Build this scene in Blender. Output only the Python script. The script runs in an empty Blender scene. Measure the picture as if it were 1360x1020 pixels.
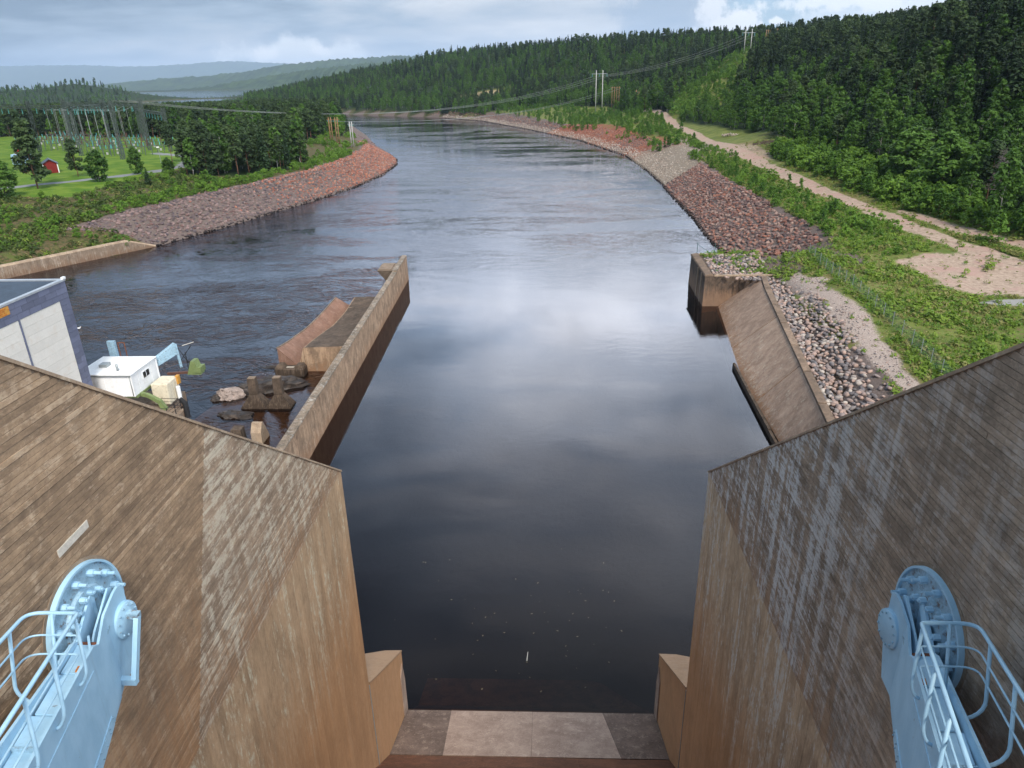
import bpy, bmesh, math, random
import numpy as np
from mathutils import Vector, Matrix
random.seed(7); rng = np.random.default_rng(7)
scene = bpy.context.scene
COL = scene.collection

# ------------------------------------------------------------------ camera
cam_d = bpy.data.cameras.new('camera'); cam = bpy.data.objects.new('camera', cam_d); COL.objects.link(cam)
cam_d.sensor_width = 36.0; cam_d.sensor_fit = 'HORIZONTAL'; cam_d.lens = 946.97 / 1360 * 36
cam_d.clip_start = 0.1; cam_d.clip_end = 80000
PITCH, YAW, ROLL = 0.4048, -0.0472, -0.0214
fw = Vector((math.sin(YAW)*math.cos(PITCH), math.cos(YAW)*math.cos(PITCH), -math.sin(PITCH)))
rt = Vector((math.cos(YAW), -math.sin(YAW), 0)); up = rt.cross(fw)
rt2 = rt*math.cos(ROLL) + up*math.sin(ROLL); up2 = -rt*math.sin(ROLL) + up*math.cos(ROLL)
CAMPOS = Vector((0.7575, 0.0, 32.0))
m = Matrix((rt2, up2, -fw)).transposed().to_4x4(); m.translation = CAMPOS
cam.matrix_world = m
scene.camera = cam

# ------------------------------------------------------------------ sun, exposure, sky
SUN_EL, SUN_AZ = math.radians(50), math.radians(163)      # azimuth from +Y towards +X
sd = bpy.data.lights.new('sun', 'SUN'); sd.energy = 1.5; sd.angle = math.radians(12); sd.color = (1.0, 0.92, 0.80)
sun = bpy.data.objects.new('sun', sd); COL.objects.link(sun)
to_sun = Vector((math.sin(SUN_AZ)*math.cos(SUN_EL), math.cos(SUN_AZ)*math.cos(SUN_EL), math.sin(SUN_EL)))
sun.rotation_euler = to_sun.to_track_quat('Z', 'Y').to_euler()
vs = scene.view_settings
vs.view_transform = 'Standard'; vs.look = 'None'; vs.exposure = 1.42; vs.gamma = 1.0; vs.use_curve_mapping = False
scene.cycles.max_bounces = 7; scene.cycles.transparent_max_bounces = 12; scene.cycles.volume_bounces = 0
scene.cycles.use_denoising = True

class NT:
    """small helper for node trees"""
    def __init__(s, tree): s.t = tree; s.n = tree.nodes; s.l = tree.links
    def node(s, typ, **kw):
        n = s.n.new(typ)
        for k, v in kw.items():
            setattr(n, k, v)
        return n
    def put(s, inp, v):
        if isinstance(v, bpy.types.NodeSocket): s.l.new(v, inp)
        elif v is not None: inp.default_value = v
    def math(s, op, a, b=None, c=None, clamp=False):
        n = s.node('ShaderNodeMath', operation=op, use_clamp=clamp)
        s.put(n.inputs[0], a); s.put(n.inputs[1], b); s.put(n.inputs[2], c)
        return n.outputs[0]
    def vmath(s, op, a, b=None):
        n = s.node('ShaderNodeVectorMath', operation=op); s.put(n.inputs[0], a); s.put(n.inputs[1], b)
        return n.outputs[0]
    def mix(s, f, a, b, blend='MIX'):
        n = s.node('ShaderNodeMix', data_type='RGBA', blend_type=blend)
        s.put(n.inputs[0], f)
        for i, v in ((6, a), (7, b)):
            s.put(n.inputs[i], v if isinstance(v, bpy.types.NodeSocket) or len(v) == 4 else (*v, 1))
        return n.outputs[2]
    def noise(s, vec=None, scale=5, detail=4, rough=.55, dist=0.0, out=0):
        n = s.node('ShaderNodeTexNoise'); s.put(n.inputs['Vector'], vec)
        n.inputs['Scale'].default_value = scale; n.inputs['Detail'].default_value = detail
        n.inputs['Roughness'].default_value = rough; n.inputs['Distortion'].default_value = dist
        return n.outputs[out]
    def step(s, v, a, b, lo=0., hi=1.):
        n = s.node('ShaderNodeMapRange', interpolation_type='SMOOTHSTEP')
        s.put(n.inputs[0], v); s.put(n.inputs[1], a); s.put(n.inputs[2], b); s.put(n.inputs[3], lo); s.put(n.inputs[4], hi)
        return n.outputs[0]
    def ramp(s, v, stops):
        n = s.node('ShaderNodeValToRGB'); e = n.color_ramp.elements
        while len(e) < len(stops): e.new(0.5)
        for i, (p, c) in enumerate(stops): e[i].position = p; e[i].color = (*c, 1)
        s.put(n.inputs[0], v); return n.outputs[0]
    def xyz(s, v):
        n = s.node('ShaderNodeSeparateXYZ'); s.put(n.inputs[0], v); return n.outputs
    def comb(s, x, y, z):
        n = s.node('ShaderNodeCombineXYZ'); s.put(n.inputs[0], x); s.put(n.inputs[1], y); s.put(n.inputs[2], z); return n.outputs[0]

def build_world():
    w = bpy.data.worlds.new('World'); scene.world = w; w.use_nodes = True
    k = NT(w.node_tree); k.n.clear()
    out = k.node('ShaderNodeOutputWorld'); bg = k.node('ShaderNodeBackground')
    STR = 0.1
    bg.inputs[1].default_value = STR
    k.l.new(bg.outputs[0], out.inputs[0])
    sky = k.node('ShaderNodeTexSky', sky_type='NISHITA', sun_disc=False)
    sky.sun_elevation = SUN_EL; sky.sun_rotation = SUN_AZ
    sky.altitude = 200; sky.air_density = 1.0; sky.dust_density = 0.6; sky.ozone_density = 1.6
    d = k.node('ShaderNodeTexCoord').outputs['Generated']
    x, y, z = k.xyz(d)
    az = k.math('ARCTAN2', x, y); el = k.math('ARCSINE', z)
    zz = k.math('ADD', k.math('MAXIMUM', z, 0.0), 0.16)
    p = k.comb(k.math('DIVIDE', x, zz), k.math('DIVIDE', y, zz), 0.0)
    big = k.noise(p, 0.55, 6, .55, .4)
    fine = k.noise(k.vmath('ADD', p, (7.3, 2.1, 0)), 1.3, 7, .58, .3)
    # long streaky veils near the horizon
    veil = k.noise(k.comb(k.math('MULTIPLY', az, 2.2), k.math('MULTIPLY', el, 15.0), 0.0), 1.6, 6, .6, .8)
    # coverage: closed deck over most of the sky, breaking up towards the right
    cov = k.step(k.math('ADD', az, k.math('MULTIPLY', k.math('SUBTRACT', big, .5), .5)), .13, .30, 1.0, k.step(el, .10, .22, .02, .9))
    cover = k.step(k.math('ADD', k.math('ADD', cov, k.math('MULTIPLY', k.math('SUBTRACT', fine, .5), 1.1)),
                          k.math('MULTIPLY', k.math('SUBTRACT', veil, .5), .7)), .35, .85)
    tone = k.math('ADD', k.math('MULTIPLY', k.math('SUBTRACT', big, .5), 1.7), k.math('ADD', k.math('MULTIPLY', k.math('SUBTRACT', veil, .5), 1.3), k.math('MULTIPLY', k.math('SUBTRACT', fine, .5), .9)))
    # brighter towards straight ahead, greyer to the far left
    lat = k.step(az, -.75, .08, -.42, .20)
    tone = k.math('ADD', k.math('ADD', tone, lat), .5, clamp=True)
    def C(r, g, b): return (r*.47/STR, g*.47/STR, b*.47/STR)
    deck = k.ramp(tone, [(0, C(.19, .265, .36)), (.35, C(.34, .43, .54)), (.65, C(.52, .575, .65)), (1, C(.74, .76, .79))])
    # deck brightness added at mid height ahead to brighten river reflections, noise-broken; grey overhead
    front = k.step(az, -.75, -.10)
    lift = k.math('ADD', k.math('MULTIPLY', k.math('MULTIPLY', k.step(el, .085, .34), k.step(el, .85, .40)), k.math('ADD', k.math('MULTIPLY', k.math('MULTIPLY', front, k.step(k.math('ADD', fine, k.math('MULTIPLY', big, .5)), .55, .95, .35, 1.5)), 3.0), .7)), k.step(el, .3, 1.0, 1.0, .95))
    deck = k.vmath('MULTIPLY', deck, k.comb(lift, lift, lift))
    blue = k.mix(.72, sky.outputs[0], C(.085, .17, .32))
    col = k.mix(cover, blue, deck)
    # heaped white clouds low over the ridge, each an uneven patch of sky
    edge = k.noise(d, 22, 6, .62, .2); edge2 = k.noise(d, 70, 5, .65)
    wob = k.math('ADD', k.math('MULTIPLY', k.math('SUBTRACT', edge, .5), 2.6), k.math('MULTIPLY', k.math('SUBTRACT', edge2, .5), 1.9))
    def blob(a0, e0, ra, re, soft, amt):
        u = k.math('DIVIDE', k.math('SUBTRACT', az, a0), ra); v = k.math('DIVIDE', k.math('SUBTRACT', el, e0), re)
        r = k.math('SQRT', k.math('ADD', k.math('MULTIPLY', u, u), k.math('MULTIPLY', v, v)))
        return k.math('MULTIPLY', k.step(k.math('ADD', r, wob), .55, .55+soft, 1, 0), amt)
    for a0, e0, ra, re, soft, amt, c in BLOBS:
        col = k.mix(blob(a0, e0, ra, re, soft, amt), col, C(*c))
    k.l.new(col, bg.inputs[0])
BLOBS = [
    (.150, .075, .050, .080, .9, .70, (.30, .40, .54)),
    (.242, .058, .036, .012, .5, .95, (.88, .90, .93)),
    (.205, .072, .018, .030, .6, .85, (.82, .85, .90)),
    (.283, .0565, .013, .0065, .5, .95, (.92, .94, .96)),
    (.325, .048, .012, .004, .5, .8, (.82, .86, .91)),
    (.370, .060, .070, .012, .8, .70, (.74, .80, .87)),
    (.335, .074, .085, .010, .7, .85, (.88, .91, .94)),
    (.440, .068, .080, .010, .7, .80, (.84, .88, .92)),
    (.505, .063, .020, .009, .5, .95, (.90, .93, .96)),
    (.480, .062, .014, .007, .5, .9, (.88, .91, .95)),
    (-.305, .030, .075, .018, .9, .80, (.82, .86, .90)),
    (-.345, .033, .013, .009, .8, .8, (.96, .96, .97)),
    (-.275, .036, .012, .008, .8, .7, (.95, .95, .96)),
]
build_world()

# ------------------------------------------------------------------ helpers
def link(o, parent=None):
    COL.objects.link(o)
    if parent is not None: o.parent = parent
    return o
def tag(o, label=None, cat=None, group=None, kind=None):
    if label: o['label'] = label
    if cat: o['category'] = cat
    if group: o['group'] = group
    if kind: o['kind'] = kind
    return o
def empty(name, loc=(0, 0, 0), rz=0.0):
    o = bpy.data.objects.new(name, None); o.location = loc; o.rotation_euler = (0, 0, rz); o.empty_display_size = .3
    return link(o)
class MB:
    def __init__(s): s.v = []; s.f = []; s.mi = []
    def add(s, vs, fs, mi=0):
        b = len(s.v); s.v.extend([tuple(p) for p in vs]); s.f.extend([tuple(i+b for i in f) for f in fs]); s.mi.extend([mi]*len(fs)); return s
    def box(s, x0, x1, y0, y1, z0, z1, mi=0):
        vs = [(x0,y0,z0),(x1,y0,z0),(x1,y1,z0),(x0,y1,z0),(x0,y0,z1),(x1,y0,z1),(x1,y1,z1),(x0,y1,z1)]
        return s.add(vs, [(0,3,2,1),(4,5,6,7),(0,1,5,4),(1,2,6,5),(2,3,7,6),(3,0,4,7)], mi)
    def prism(s, poly, z0, z1, mi=0, axis='z'):
        """poly: 2-D points counter-clockwise; extruded z0..z1 along axis"""
        n = len(poly)
        def P(a, b, c): return {'z': (a, b, c), 'x': (c, a, b), 'y': (a, c, b)}[axis]
        vs = [P(a, b, z0) for a, b in poly] + [P(a, b, z1) for a, b in poly]
        fs = [tuple(reversed(range(n))), tuple(range(n, 2*n))] + [(i, (i+1) % n, n+(i+1) % n, n+i) for i in range(n)]
        return s.add(vs, fs, mi)
    def hexa(s, bot, top, mi=0):
        """bot, top: four points each, same winding seen from above (ccw)"""
        return s.add(list(bot)+list(top), [(3,2,1,0),(4,5,6,7),(0,1,5,4),(1,2,6,5),(2,3,7,6),(3,0,4,7)], mi)
    def tube(s, pts, r, n=8, mi=0, cap=True):
        pts = [Vector(p) for p in pts]; rr = r if hasattr(r, '__len__') else [r]*len(pts)
        rings = []; ref = None
        for i, p in enumerate(pts):
            t = (pts[min(i+1, len(pts)-1)] - pts[max(i-1, 0)]).normalized()
            if ref is None: ref = t.orthogonal().normalized()
            a = (ref - t*ref.dot(t)).normalized(); b = t.cross(a); ref = a
            rings.append([p + (a*math.cos(q) + b*math.sin(q))*rr[i] for q in [2*math.pi*j/n for j in range(n)]])
        vs = [v for r_ in rings for v in r_]; fs = []
        for i in range(len(pts)-1):
            for j in range(n): fs.append((i*n+j, i*n+(j+1) % n, (i+1)*n+(j+1) % n, (i+1)*n+j))
        if cap: fs += [tuple(reversed(range(n))), tuple(range((len(pts)-1)*n, len(pts)*n))]
        return s.add(vs, fs, mi)
    def bar(s, a, b, w, h=None, mi=0):
        """rectangular bar from a to b"""
        a, b = Vector(a), Vector(b); h = h or w; t = (b-a).normalized()
        u = t.cross(Vector((0, 0, 1))); u = Vector((1, 0, 0)) if u.length < 1e-4 else u.normalized(); v = u.cross(t)
        q = [(-w/2, -h/2), (w/2, -h/2), (w/2, h/2), (-w/2, h/2)]
        vs = [a+u*i+v*j for i, j in q] + [b+u*i+v*j for i, j in q]
        return s.add(vs, [(3,2,1,0),(4,5,6,7),(0,1,5,4),(1,2,6,5),(2,3,7,6),(3,0,4,7)], mi)
    def disc(s, c, ax, r, h, n=32, mi=0):
        c = Vector(c); ax = Vector(ax).normalized()
        return s.tube([c, c+ax*h], r, n, mi)
    def mesh(s, name, mats, smooth=False):
        me = bpy.data.meshes.new(name); me.from_pydata(s.v, [], s.f)
        for mt in (mats if isinstance(mats, (list, tuple)) else [mats]): me.materials.append(mt)
        if any(s.mi): me.polygons.foreach_set('material_index', s.mi)
        if smooth is True: me.polygons.foreach_set('use_smooth', [True]*len(s.f))
        me.update()
        bm = bmesh.new(); bm.from_mesh(me); bmesh.ops.recalc_face_normals(bm, faces=bm.faces); bm.to_mesh(me); bm.free()
        if smooth == 'auto':
            me.polygons.foreach_set('use_smooth', [True]*len(s.f)); me.set_sharp_from_angle(angle=math.radians(38))
        return me
    def build(s, name, mats, parent=None, smooth=False):
        return link(bpy.data.objects.new(name, s.mesh(name, mats, smooth)), parent)
def bevel(o, w=.02, seg=2):
    md = o.modifiers.new('bevel', 'BEVEL'); md.width = w; md.segments = seg; md.limit_method = 'ANGLE'; md.angle_limit = math.radians(35)
    return o
def np_mesh(name, V, F, mats, smooth=False):
    """V (n,3), F (m,3) or (m,4) arrays"""
    me = bpy.data.meshes.new(name); V = np.asarray(V, np.float32); F = np.asarray(F, np.int32)
    me.vertices.add(len(V)); me.vertices.foreach_set('co', V.ravel())
    k = F.shape[1]; me.loops.add(F.size); me.loops.foreach_set('vertex_index', F.ravel())
    me.polygons.add(len(F)); me.polygons.foreach_set('loop_start', np.arange(0, F.size, k, dtype=np.int32))
    me.polygons.foreach_set('loop_total', np.full(len(F), k, np.int32))
    if smooth: me.polygons.foreach_set('use_smooth', np.ones(len(F), bool))
    for mt in (mats if isinstance(mats, (list, tuple)) else [mats]): me.materials.append(mt)
    me.update(); me.validate()
    return me

# ------------------------------------------------------------------ materials
MATS = {}
def mat(name, build, rough=.8, spec=.3, metal=0.0):
    mt = bpy.data.materials.new(name); mt.use_nodes = True; k = NT(mt.node_tree)
    b = k.n['Principled BSDF']; b.inputs['Roughness'].default_value = rough
    b.inputs['Specular IOR Level'].default_value = spec; b.inputs['Metallic'].default_value = metal
    build(k, b); MATS[name] = mt
    return mt
def pos(k): return k.node('ShaderNodeNewGeometry').outputs['Position']
def objrand(k): return k.node('ShaderNodeObjectInfo').outputs['Random']
def bump(k, b, h, strength=.3, dist=.02):
    n = k.node('ShaderNodeBump'); n.inputs['Strength'].default_value = strength; n.inputs['Distance'].default_value = dist
    k.put(n.inputs['Height'], h); k.l.new(n.outputs[0], b.inputs['Normal'])
def simple(name, c, var=.25, scale=3.0, rough=.8, spec=.3, metal=0., dirt=None, bmp=.15, perobj=0.0):
    """a base colour broken up by two noises, with optional dirt colour in patches"""
    def f(k, b):
        P = pos(k); n = k.math('ADD', k.math('MULTIPLY', k.noise(P, scale, 5, .6), .6), k.math('MULTIPLY', k.noise(P, scale*7, 3), .4))
        lo = tuple(v*(1-var) for v in c); hi = tuple(min(1, v*(1+var)) for v in c)
        col = k.mix(k.step(n, .3, .7), lo, hi)
        if perobj: col = k.mix(1.0, col, k.ramp(objrand(k), [(0, (1-perobj,)*3), (1, (1,)*3)]), 'MULTIPLY')
        if dirt: col = k.mix(k.step(k.noise(P, scale*1.7, 6, .65), .52, .7), col, dirt)
        k.l.new(col, b.inputs['Base Color']); bump(k, b, n, bmp, .02)
    return mat(name, f, rough, spec, metal)

def concrete(name, dark, mid, pale, brown, brown_z=None, streak=.6, grain=(1.0, .09, 1.0), perobj=.5, pale_amt=.6, dark_amt=.6, sc=1.35, streakw=.5, ymod=None, pth=.52):
    """weathered concrete: tone per board, wood grain along the board, vertical run-off streaks, brown staining low down"""
    dark, mid, pale, brown = (tuple(min(.58, v*sc*w_) for v, w_ in zip(c_, (1.07, 1.0, .92))) for c_ in (dark, mid, pale, brown))
    def f(k, b):
        P = pos(k); x, y, z = k.xyz(P); r = objrand(k)
        p2 = k.noise(k.vmath('MULTIPLY', P, tuple(.5 if v < 1 else 1.3 for v in grain) if min(grain) < 1 else (.42, .42, .30)), 2.2, 9, .76, .5)
        blot = k.noise(P, .45, 6, .62, .6)
        g = k.noise(k.vmath('MULTIPLY', P, tuple(max(v, .34) for v in grain)), 13, 8, .74)
        spk = k.noise(P, 30, 4, .7)
        patch = k.noise(k.vmath('MULTIPLY', P, tuple(1.3 if v == 1 else .62 for v in grain) if min(grain) < 1 else (.42, .42, .30)), 1.5, 10, .76, .5)
        st = k.noise(k.comb(k.math('MULTIPLY', x, 1.6), k.math('MULTIPLY', y, 1.6), k.math('MULTIPLY', z, .10)), 1.9, 6, .62)
        st2 = k.noise(k.comb(k.math('MULTIPLY', x, 5), k.math('MULTIPLY', y, 5), k.math('MULTIPLY', z, .13)), 1.7, 5, .6)
        t = k.math('ADD', k.math('MULTIPLY', k.math('SUBTRACT', blot, .5), 1.0), k.math('MULTIPLY', k.math('SUBTRACT', g, .5), .7))
        t = k.math('ADD', t, k.math('MULTIPLY', k.math('SUBTRACT', r, .5), perobj))
        t = k.math('ADD', t, k.math('MULTIPLY', k.math('SUBTRACT', p2, .5), 1.3))
        t = k.math('ADD', t, k.math('MULTIPLY', k.math('SUBTRACT', spk, .5), .5))
        t = k.math('ADD', t, k.math('MULTIPLY', k.math('SUBTRACT', st2, .5), streak*.6))
        p3 = k.noise(k.vmath('ADD', k.vmath('MULTIPLY', P, tuple(.60 if v < 1 else 1.25 for v in grain) if min(grain) < 1 else (.42, .42, .30)), (11.3, 5.7, 2.2)), 3.0, 10, .78, .6)
        st = k.math('ADD', k.math('MULTIPLY', st, streakw), k.math('MULTIPLY', p3, 1-streakw))
        col = k.mix(k.step(t, -.5, .45), dark, mid)
        col = k.mix(k.math('MULTIPLY', k.step(k.math('ADD', st, k.math('ADD', k.math('MULTIPLY', k.math('SUBTRACT', r, .5), perobj*.35), k.math('MULTIPLY', k.math('SUBTRACT', g, .5), .5))), pth, pth+.11), pale_amt if ymod is None else k.step(k.math('ADD', y, k.math('MULTIPLY', k.math('SUBTRACT', st2, .5), 7.0)), ymod[0], ymod[1], pale_amt*.25, pale_amt)), col, pale)
        col = k.mix(k.math('MULTIPLY', k.step(k.math('ADD', patch, k.math('ADD', k.math('MULTIPLY', k.math('SUBTRACT', blot, .5), .45), k.math('MULTIPLY', k.math('SUBTRACT', spk, .5), .35))), .50, .60), dark_amt), col, dark)
        if brown_z:
            zz = k.math('ADD', z, k.math('MULTIPLY', k.math('SUBTRACT', st2, .5), 6.0)); zz = k.math('ADD', zz, k.math('MULTIPLY', k.math('SUBTRACT', st, .5), 8.0))
            col = k.mix(k.step(zz, brown_z[0], brown_z[1], .92, 0.0), col, k.mix(k.step(t, -.5, .5), tuple(v*.72 for v in brown), brown))
        k.l.new(col, b.inputs['Base Color'])
        bump(k, b, k.math('ADD', k.math('MULTIPLY', g, .6), k.math('MULTIPLY', spk, .5)), .35, .012)
    return mat(name, f, .88, .2)
H_GRAIN, V_GRAIN = (1.0, .07, 1.0), (1.0, 1.0, .07)
M_LBROWN = concrete('left_board_concrete', (.100,.074,.055), (.270,.200,.138), (.38,.32,.255), (.25,.150,.085), (17.0, 23.0), .45, H_GRAIN, .34, .45, .5, 1.42, .3)
M_LPALE = concrete('left_nose_concrete', (.125,.098,.078), (.30,.24,.185), (.42,.395,.35), (.23,.150,.095), (17.0, 20.8), .4, H_GRAIN, .3, .58, .42, 1.35, .38, None, .47)
M_LVERT = concrete('left_lift_concrete', (.17,.125,.085), (.34,.25,.17), (.47,.43,.375), (.30,.175,.095), (11, 17.0), .5, V_GRAIN, .22, .6, .2)
M_RPALE = M_RBROWN = concrete('right_board_concrete', (.098,.080,.066), (.29,.235,.19), (.52,.49,.45), (.27,.175,.11), (16.5, 20.3), .7, H_GRAIN, .2, .9, .5, 1.45, .68, (9.0, 15.5), .465)
M_RVERT = concrete('right_lift_concrete', (.19,.145,.105), (.41,.32,.235), (.54,.50,.44), (.335,.195,.105), (10, 16.0), .5, V_GRAIN, .2, .8, .2)
M_BODY = concrete('pier_concrete', (.10,.08,.065), (.24,.19,.145), (.35,.32,.28), (.20,.13,.08), None, .6, (1,1,1), 0, .4, .5)
M_KERB = concrete('kerb_concrete', (.07,.055,.045), (.23,.17,.13), (.30,.25,.21), (.20,.13,.08), None, .5, (1,1,1), .3, .3, .6, 1.1)
M_COPE = concrete('coping_concrete', (.13,.10,.08), (.31,.25,.19), (.42,.38,.33), (.20,.13,.08), None, .3, (1,1,1), 0, .4, .4)
M_TW = concrete('training_wall_concrete', (.085,.062,.048), (.31,.225,.16), (.38,.31,.245), (.20,.125,.08), (.2, 1.3), 1.5, (1,1,1), 0, .3, .6, 1.3)
M_TWTOP = concrete('lichen_coping', (.05,.045,.04), (.25,.205,.165), (.50,.49,.47), (.2,.13,.08), None, .2, (1,1,1), 0, .6, .6, 1.25)
M_APRON = concrete('apron_concrete', (.14,.10,.08), (.31,.235,.19), (.46,.39,.34), (.22,.13,.08), (.0, .6), .5, (1,1,1), .3, .6, .5, 1.35)
M_ABUT = concrete('abutment_concrete', (.030,.025,.022), (.135,.102,.082), (.20,.16,.13), (.215,.145,.105), (1.0, 3.4), 1.4, (1,1,1), 0, .2, .8, 1.1)
M_DARKCON = concrete('wet_dark_concrete', (.025,.020,.017), (.095,.073,.058), (.15,.12,.10), (.035,.026,.02), (.2, 1.0), .6, (1,1,1), 0, .3, .6)
M_SILL = concrete('sill_concrete', (.14,.10,.085), (.29,.23,.195), (.38,.315,.27), (.2,.1,.05), None, .3, (1,1,1), .1, .4, .4, 1.3)
M_WETSILL = concrete('wet_sill_concrete', (.060,.044,.038), (.150,.112,.096), (.25,.20,.17), (.2,.1,.05), None, .4, (1,1,1), 0, .5, .5, 1.15)
M_CHUTE = concrete('chute_concrete', (.05,.022,.013), (.125,.055,.030), (.19,.10,.065), (.10,.04,.02), None, .8, (1,1,1), .2, .3, .5)
M_REDCON = concrete('rusty_steel_lining', (.075,.045,.036), (.165,.100,.078), (.25,.19,.165), (.2,.1,.06), None, .6, (1,1,1), .2, .35, .3)
M_BANKWALL = concrete('bank_wall_concrete', (.085,.068,.055), (.215,.17,.135), (.36,.33,.295), (.15,.10,.07), (.2, .9), .9, (1,1,1), 0, .4, .5, 1.2)
M_PATCH = simple('repair_mortar', (.52,.48,.42), .15, 4, .8)
def bluepaint(k, b):
    P = pos(k); n = k.noise(P, 2.0, 5, .6); f = k.noise(P, 40, 4, .65)
    st = k.noise(k.vmath('MULTIPLY', P, (6, 6, .8)), 2.0, 5, .6)
    col = k.mix(k.step(n, .3, .7), (.30,.50,.66), (.375,.58,.735))
    col = k.mix(k.math('MULTIPLY', k.step(st, .52, .75), .35), col, (.27,.41,.51))
    col = k.mix(k.step(k.noise(P, 5.5, 8, .75), .665, .70), col, (.13,.055,.03))
    k.l.new(col, b.inputs['Base Color']); k.l.new(k.step(f, .2, .8, .42, .62), b.inputs['Roughness'])
    bump(k, b, f, .08, .004)
M_BLUE = mat('pale_blue_paint', bluepaint, .5, .4)
M_BLUEDK = simple('worn_blue_steel', (.27,.42,.53), .25, 5, .6, .4, dirt=(.13,.09,.075))
M_RUST = simple('rust', (.16,.055,.025), .5, 14, .9)
M_ORANGE = simple('orange_rust', (.45,.16,.03), .5, 20, .8)
M_SLATE = simple('slate_blue_panel', (.135,.15,.225), .10, 1.2, .55, .4, perobj=.30, bmp=.03)
M_WPANEL = simple('off_white_panel', (.66,.63,.58), .06, .7, .6, .3, perobj=.10, bmp=.04, dirt=(.60,.55,.49))
M_ROOF = simple('dark_roofing_felt', (.045,.065,.095), .2, .6, .8)
M_METAL = simple('galvanised_flashing', (.55,.58,.62), .1, 2, .4, .5, .6)
M_WHITE = simple('white_sheet_metal', (.74,.75,.76), .05, 1.2, .45, .4, bmp=.03, dirt=(.66,.66,.65))
M_CREAM = simple('cream_paint', (.60,.54,.42), .10, 2, .5, dirt=(.42,.36,.26))
M_GREEN = simple('green_machine_paint', (.145,.190,.075), .2, 3, .5)
M_YELLOW = simple('yellow_paint', (.50,.25,.05), .2, 6, .5)
M_BLACK = simple('black_steel', (.018,.018,.02), .3, 6, .6)
M_GLASS = simple('dark_window_glass', (.02,.022,.025), .2, 1, .12, .6)
M_GALV = simple('galvanised_steel', (.30,.33,.34), .15, 3, .5, .4, .5)
M_MESH = simple('green_fence_wire', (.05,.11,.11), .2, 3, .6)
M_LATTICE = simple('lattice_steel', (.060,.078,.070), .2, 2, .6, .4)
M_INSUL = simple('teal_glass_insulator', (.08,.28,.27), .2, 2, .3, .5)
M_PORC = simple('porcelain', (.32,.32,.31), .1, 2, .4)
M_CABLE = simple('aluminium_cable', (.22,.24,.24), .1, 2, .5)
M_POLE = simple('brown_wood_pole', (.24,.145,.075), .25, 1.5, .85)
M_GPOLE = simple('grey_concrete_pole', (.42,.42,.40), .15, 1.5, .7)
M_REDWALL = simple('falun_red_boards', (.16,.015,.012), .2, 2, .85)
M_SHEDROOF = simple('dark_sheet_roof', (.06,.07,.095), .15, 1, .5)
M_BROWNSTEEL = simple('brown_machine_steel', (.10,.045,.03), .2, 2, .6)
M_RED = simple('red_paint', (.40,.03,.02), .15, 3, .5)
M_BARK = simple('grey_brown_bark', (.075,.058,.045), .35, 2, .9)
M_PINEBARK = simple('orange_pine_bark', (.14,.075,.045), .35, 2, .9)
M_BIRCHBARK = simple('pale_birch_bark', (.38,.36,.33), .3, 3, .8, dirt=(.06,.055,.05))
M_DEAD = simple('bare_grey_twigs', (.135,.115,.11), .2, 2, .9)
def leafmat(name, a, b_, trans=.25, zone=.5):
    def f(k, b):
        r = objrand(k); P = pos(k)
        big = k.noise(P, .035, 3, .5)
        n = k.noise(P, 1.1, 3, .6)
        t = k.math('ADD', k.math('ADD', k.math('MULTIPLY', r, .55), k.math('MULTIPLY', k.math('SUBTRACT', n, .5), .9)), k.math('MULTIPLY', k.math('SUBTRACT', big, .4), zone))
        col = k.mix(k.step(t, -.15, .75), a, b_)
        k.l.new(col, b.inputs['Base Color'])
        tr = k.node('ShaderNodeBsdfTranslucent'); k.l.new(k.mix(1, col, (1.15,1.25,.6), 'MULTIPLY'), tr.inputs[0])
        mx = k.node('ShaderNodeMixShader'); mx.inputs[0].default_value = trans
        k.l.new(b.outputs[0], mx.inputs[1]); k.l.new(tr.outputs[0], mx.inputs[2]); k.l.new(mx.outputs[0], k.n['Material Output'].inputs[0])
    return mat(name, f, .65, .18)
M_SPRUCE = leafmat('spruce_needles', (.010,.024,.012), (.034,.066,.024), .12)
M_PINE = leafmat('pine_needles', (.024,.046,.020), (.065,.105,.036), .18)
M_BIRCH = leafmat('birch_leaves', (.032,.080,.016), (.092,.180,.032), .28)
M_ASPEN = leafmat('young_aspen_leaves', (.048,.118,.020), (.115,.220,.036), .30)
M_WILLOW = leafmat('willow_scrub_leaves', (.060,.130,.018), (.150,.265,.038), .30)
M_WEED = leafmat('weed_leaves', (.075,.140,.018), (.185,.265,.042), .30)
M_HEATH = leafmat('heath_scrub_leaves', (.030,.058,.014), (.085,.120,.026), .22)
M_DRYGRASS = leafmat('dry_grass_blades', (.15,.165,.045), (.27,.26,.10), .25)
# ------------------------------------------------------------------ terrain
LWL = np.array([(-190,-60),(-150,40),(-115,92),(-98.2,123.4),(-83.2,150.4),(-76.4,172),(-68.1,205),(-60.9,237),(-58.2,272),(-59.7,308),(-63.5,327),(-74,359),(-87,395),(-112,481),(-146,584),(-190,690),(-280,800),(-420,880),(-700,950),(-1300,1050),(-2600,1150)], float)
RWL = np.array([(-2600,1330),(-1300,1210),(-700,1085),(-420,1000),(-300,905),(-213,812),(-149,752),(-97,704),(-49,625),(-9.5,512),(21.2,411),(36.7,326),(38.4,276),(38.5,236),(37.5,205),(37.1,176),(35.6,151.6),(35.4,137.7),(34.9,119.5),(26.0,118.2),(25.4,105.2),(33.0,104.6),(32.4,101),(24.9,54),(11.5,36),(10.8,18),(10.8,-60)], float)
LPOLY = np.vstack([LWL, [(-4000,1150),(-4000,-60)]]); RPOLY = np.vstack([RWL, [(3000,-60),(3000,6000),(-4000,6000),(-4000,1330)]])
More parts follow.
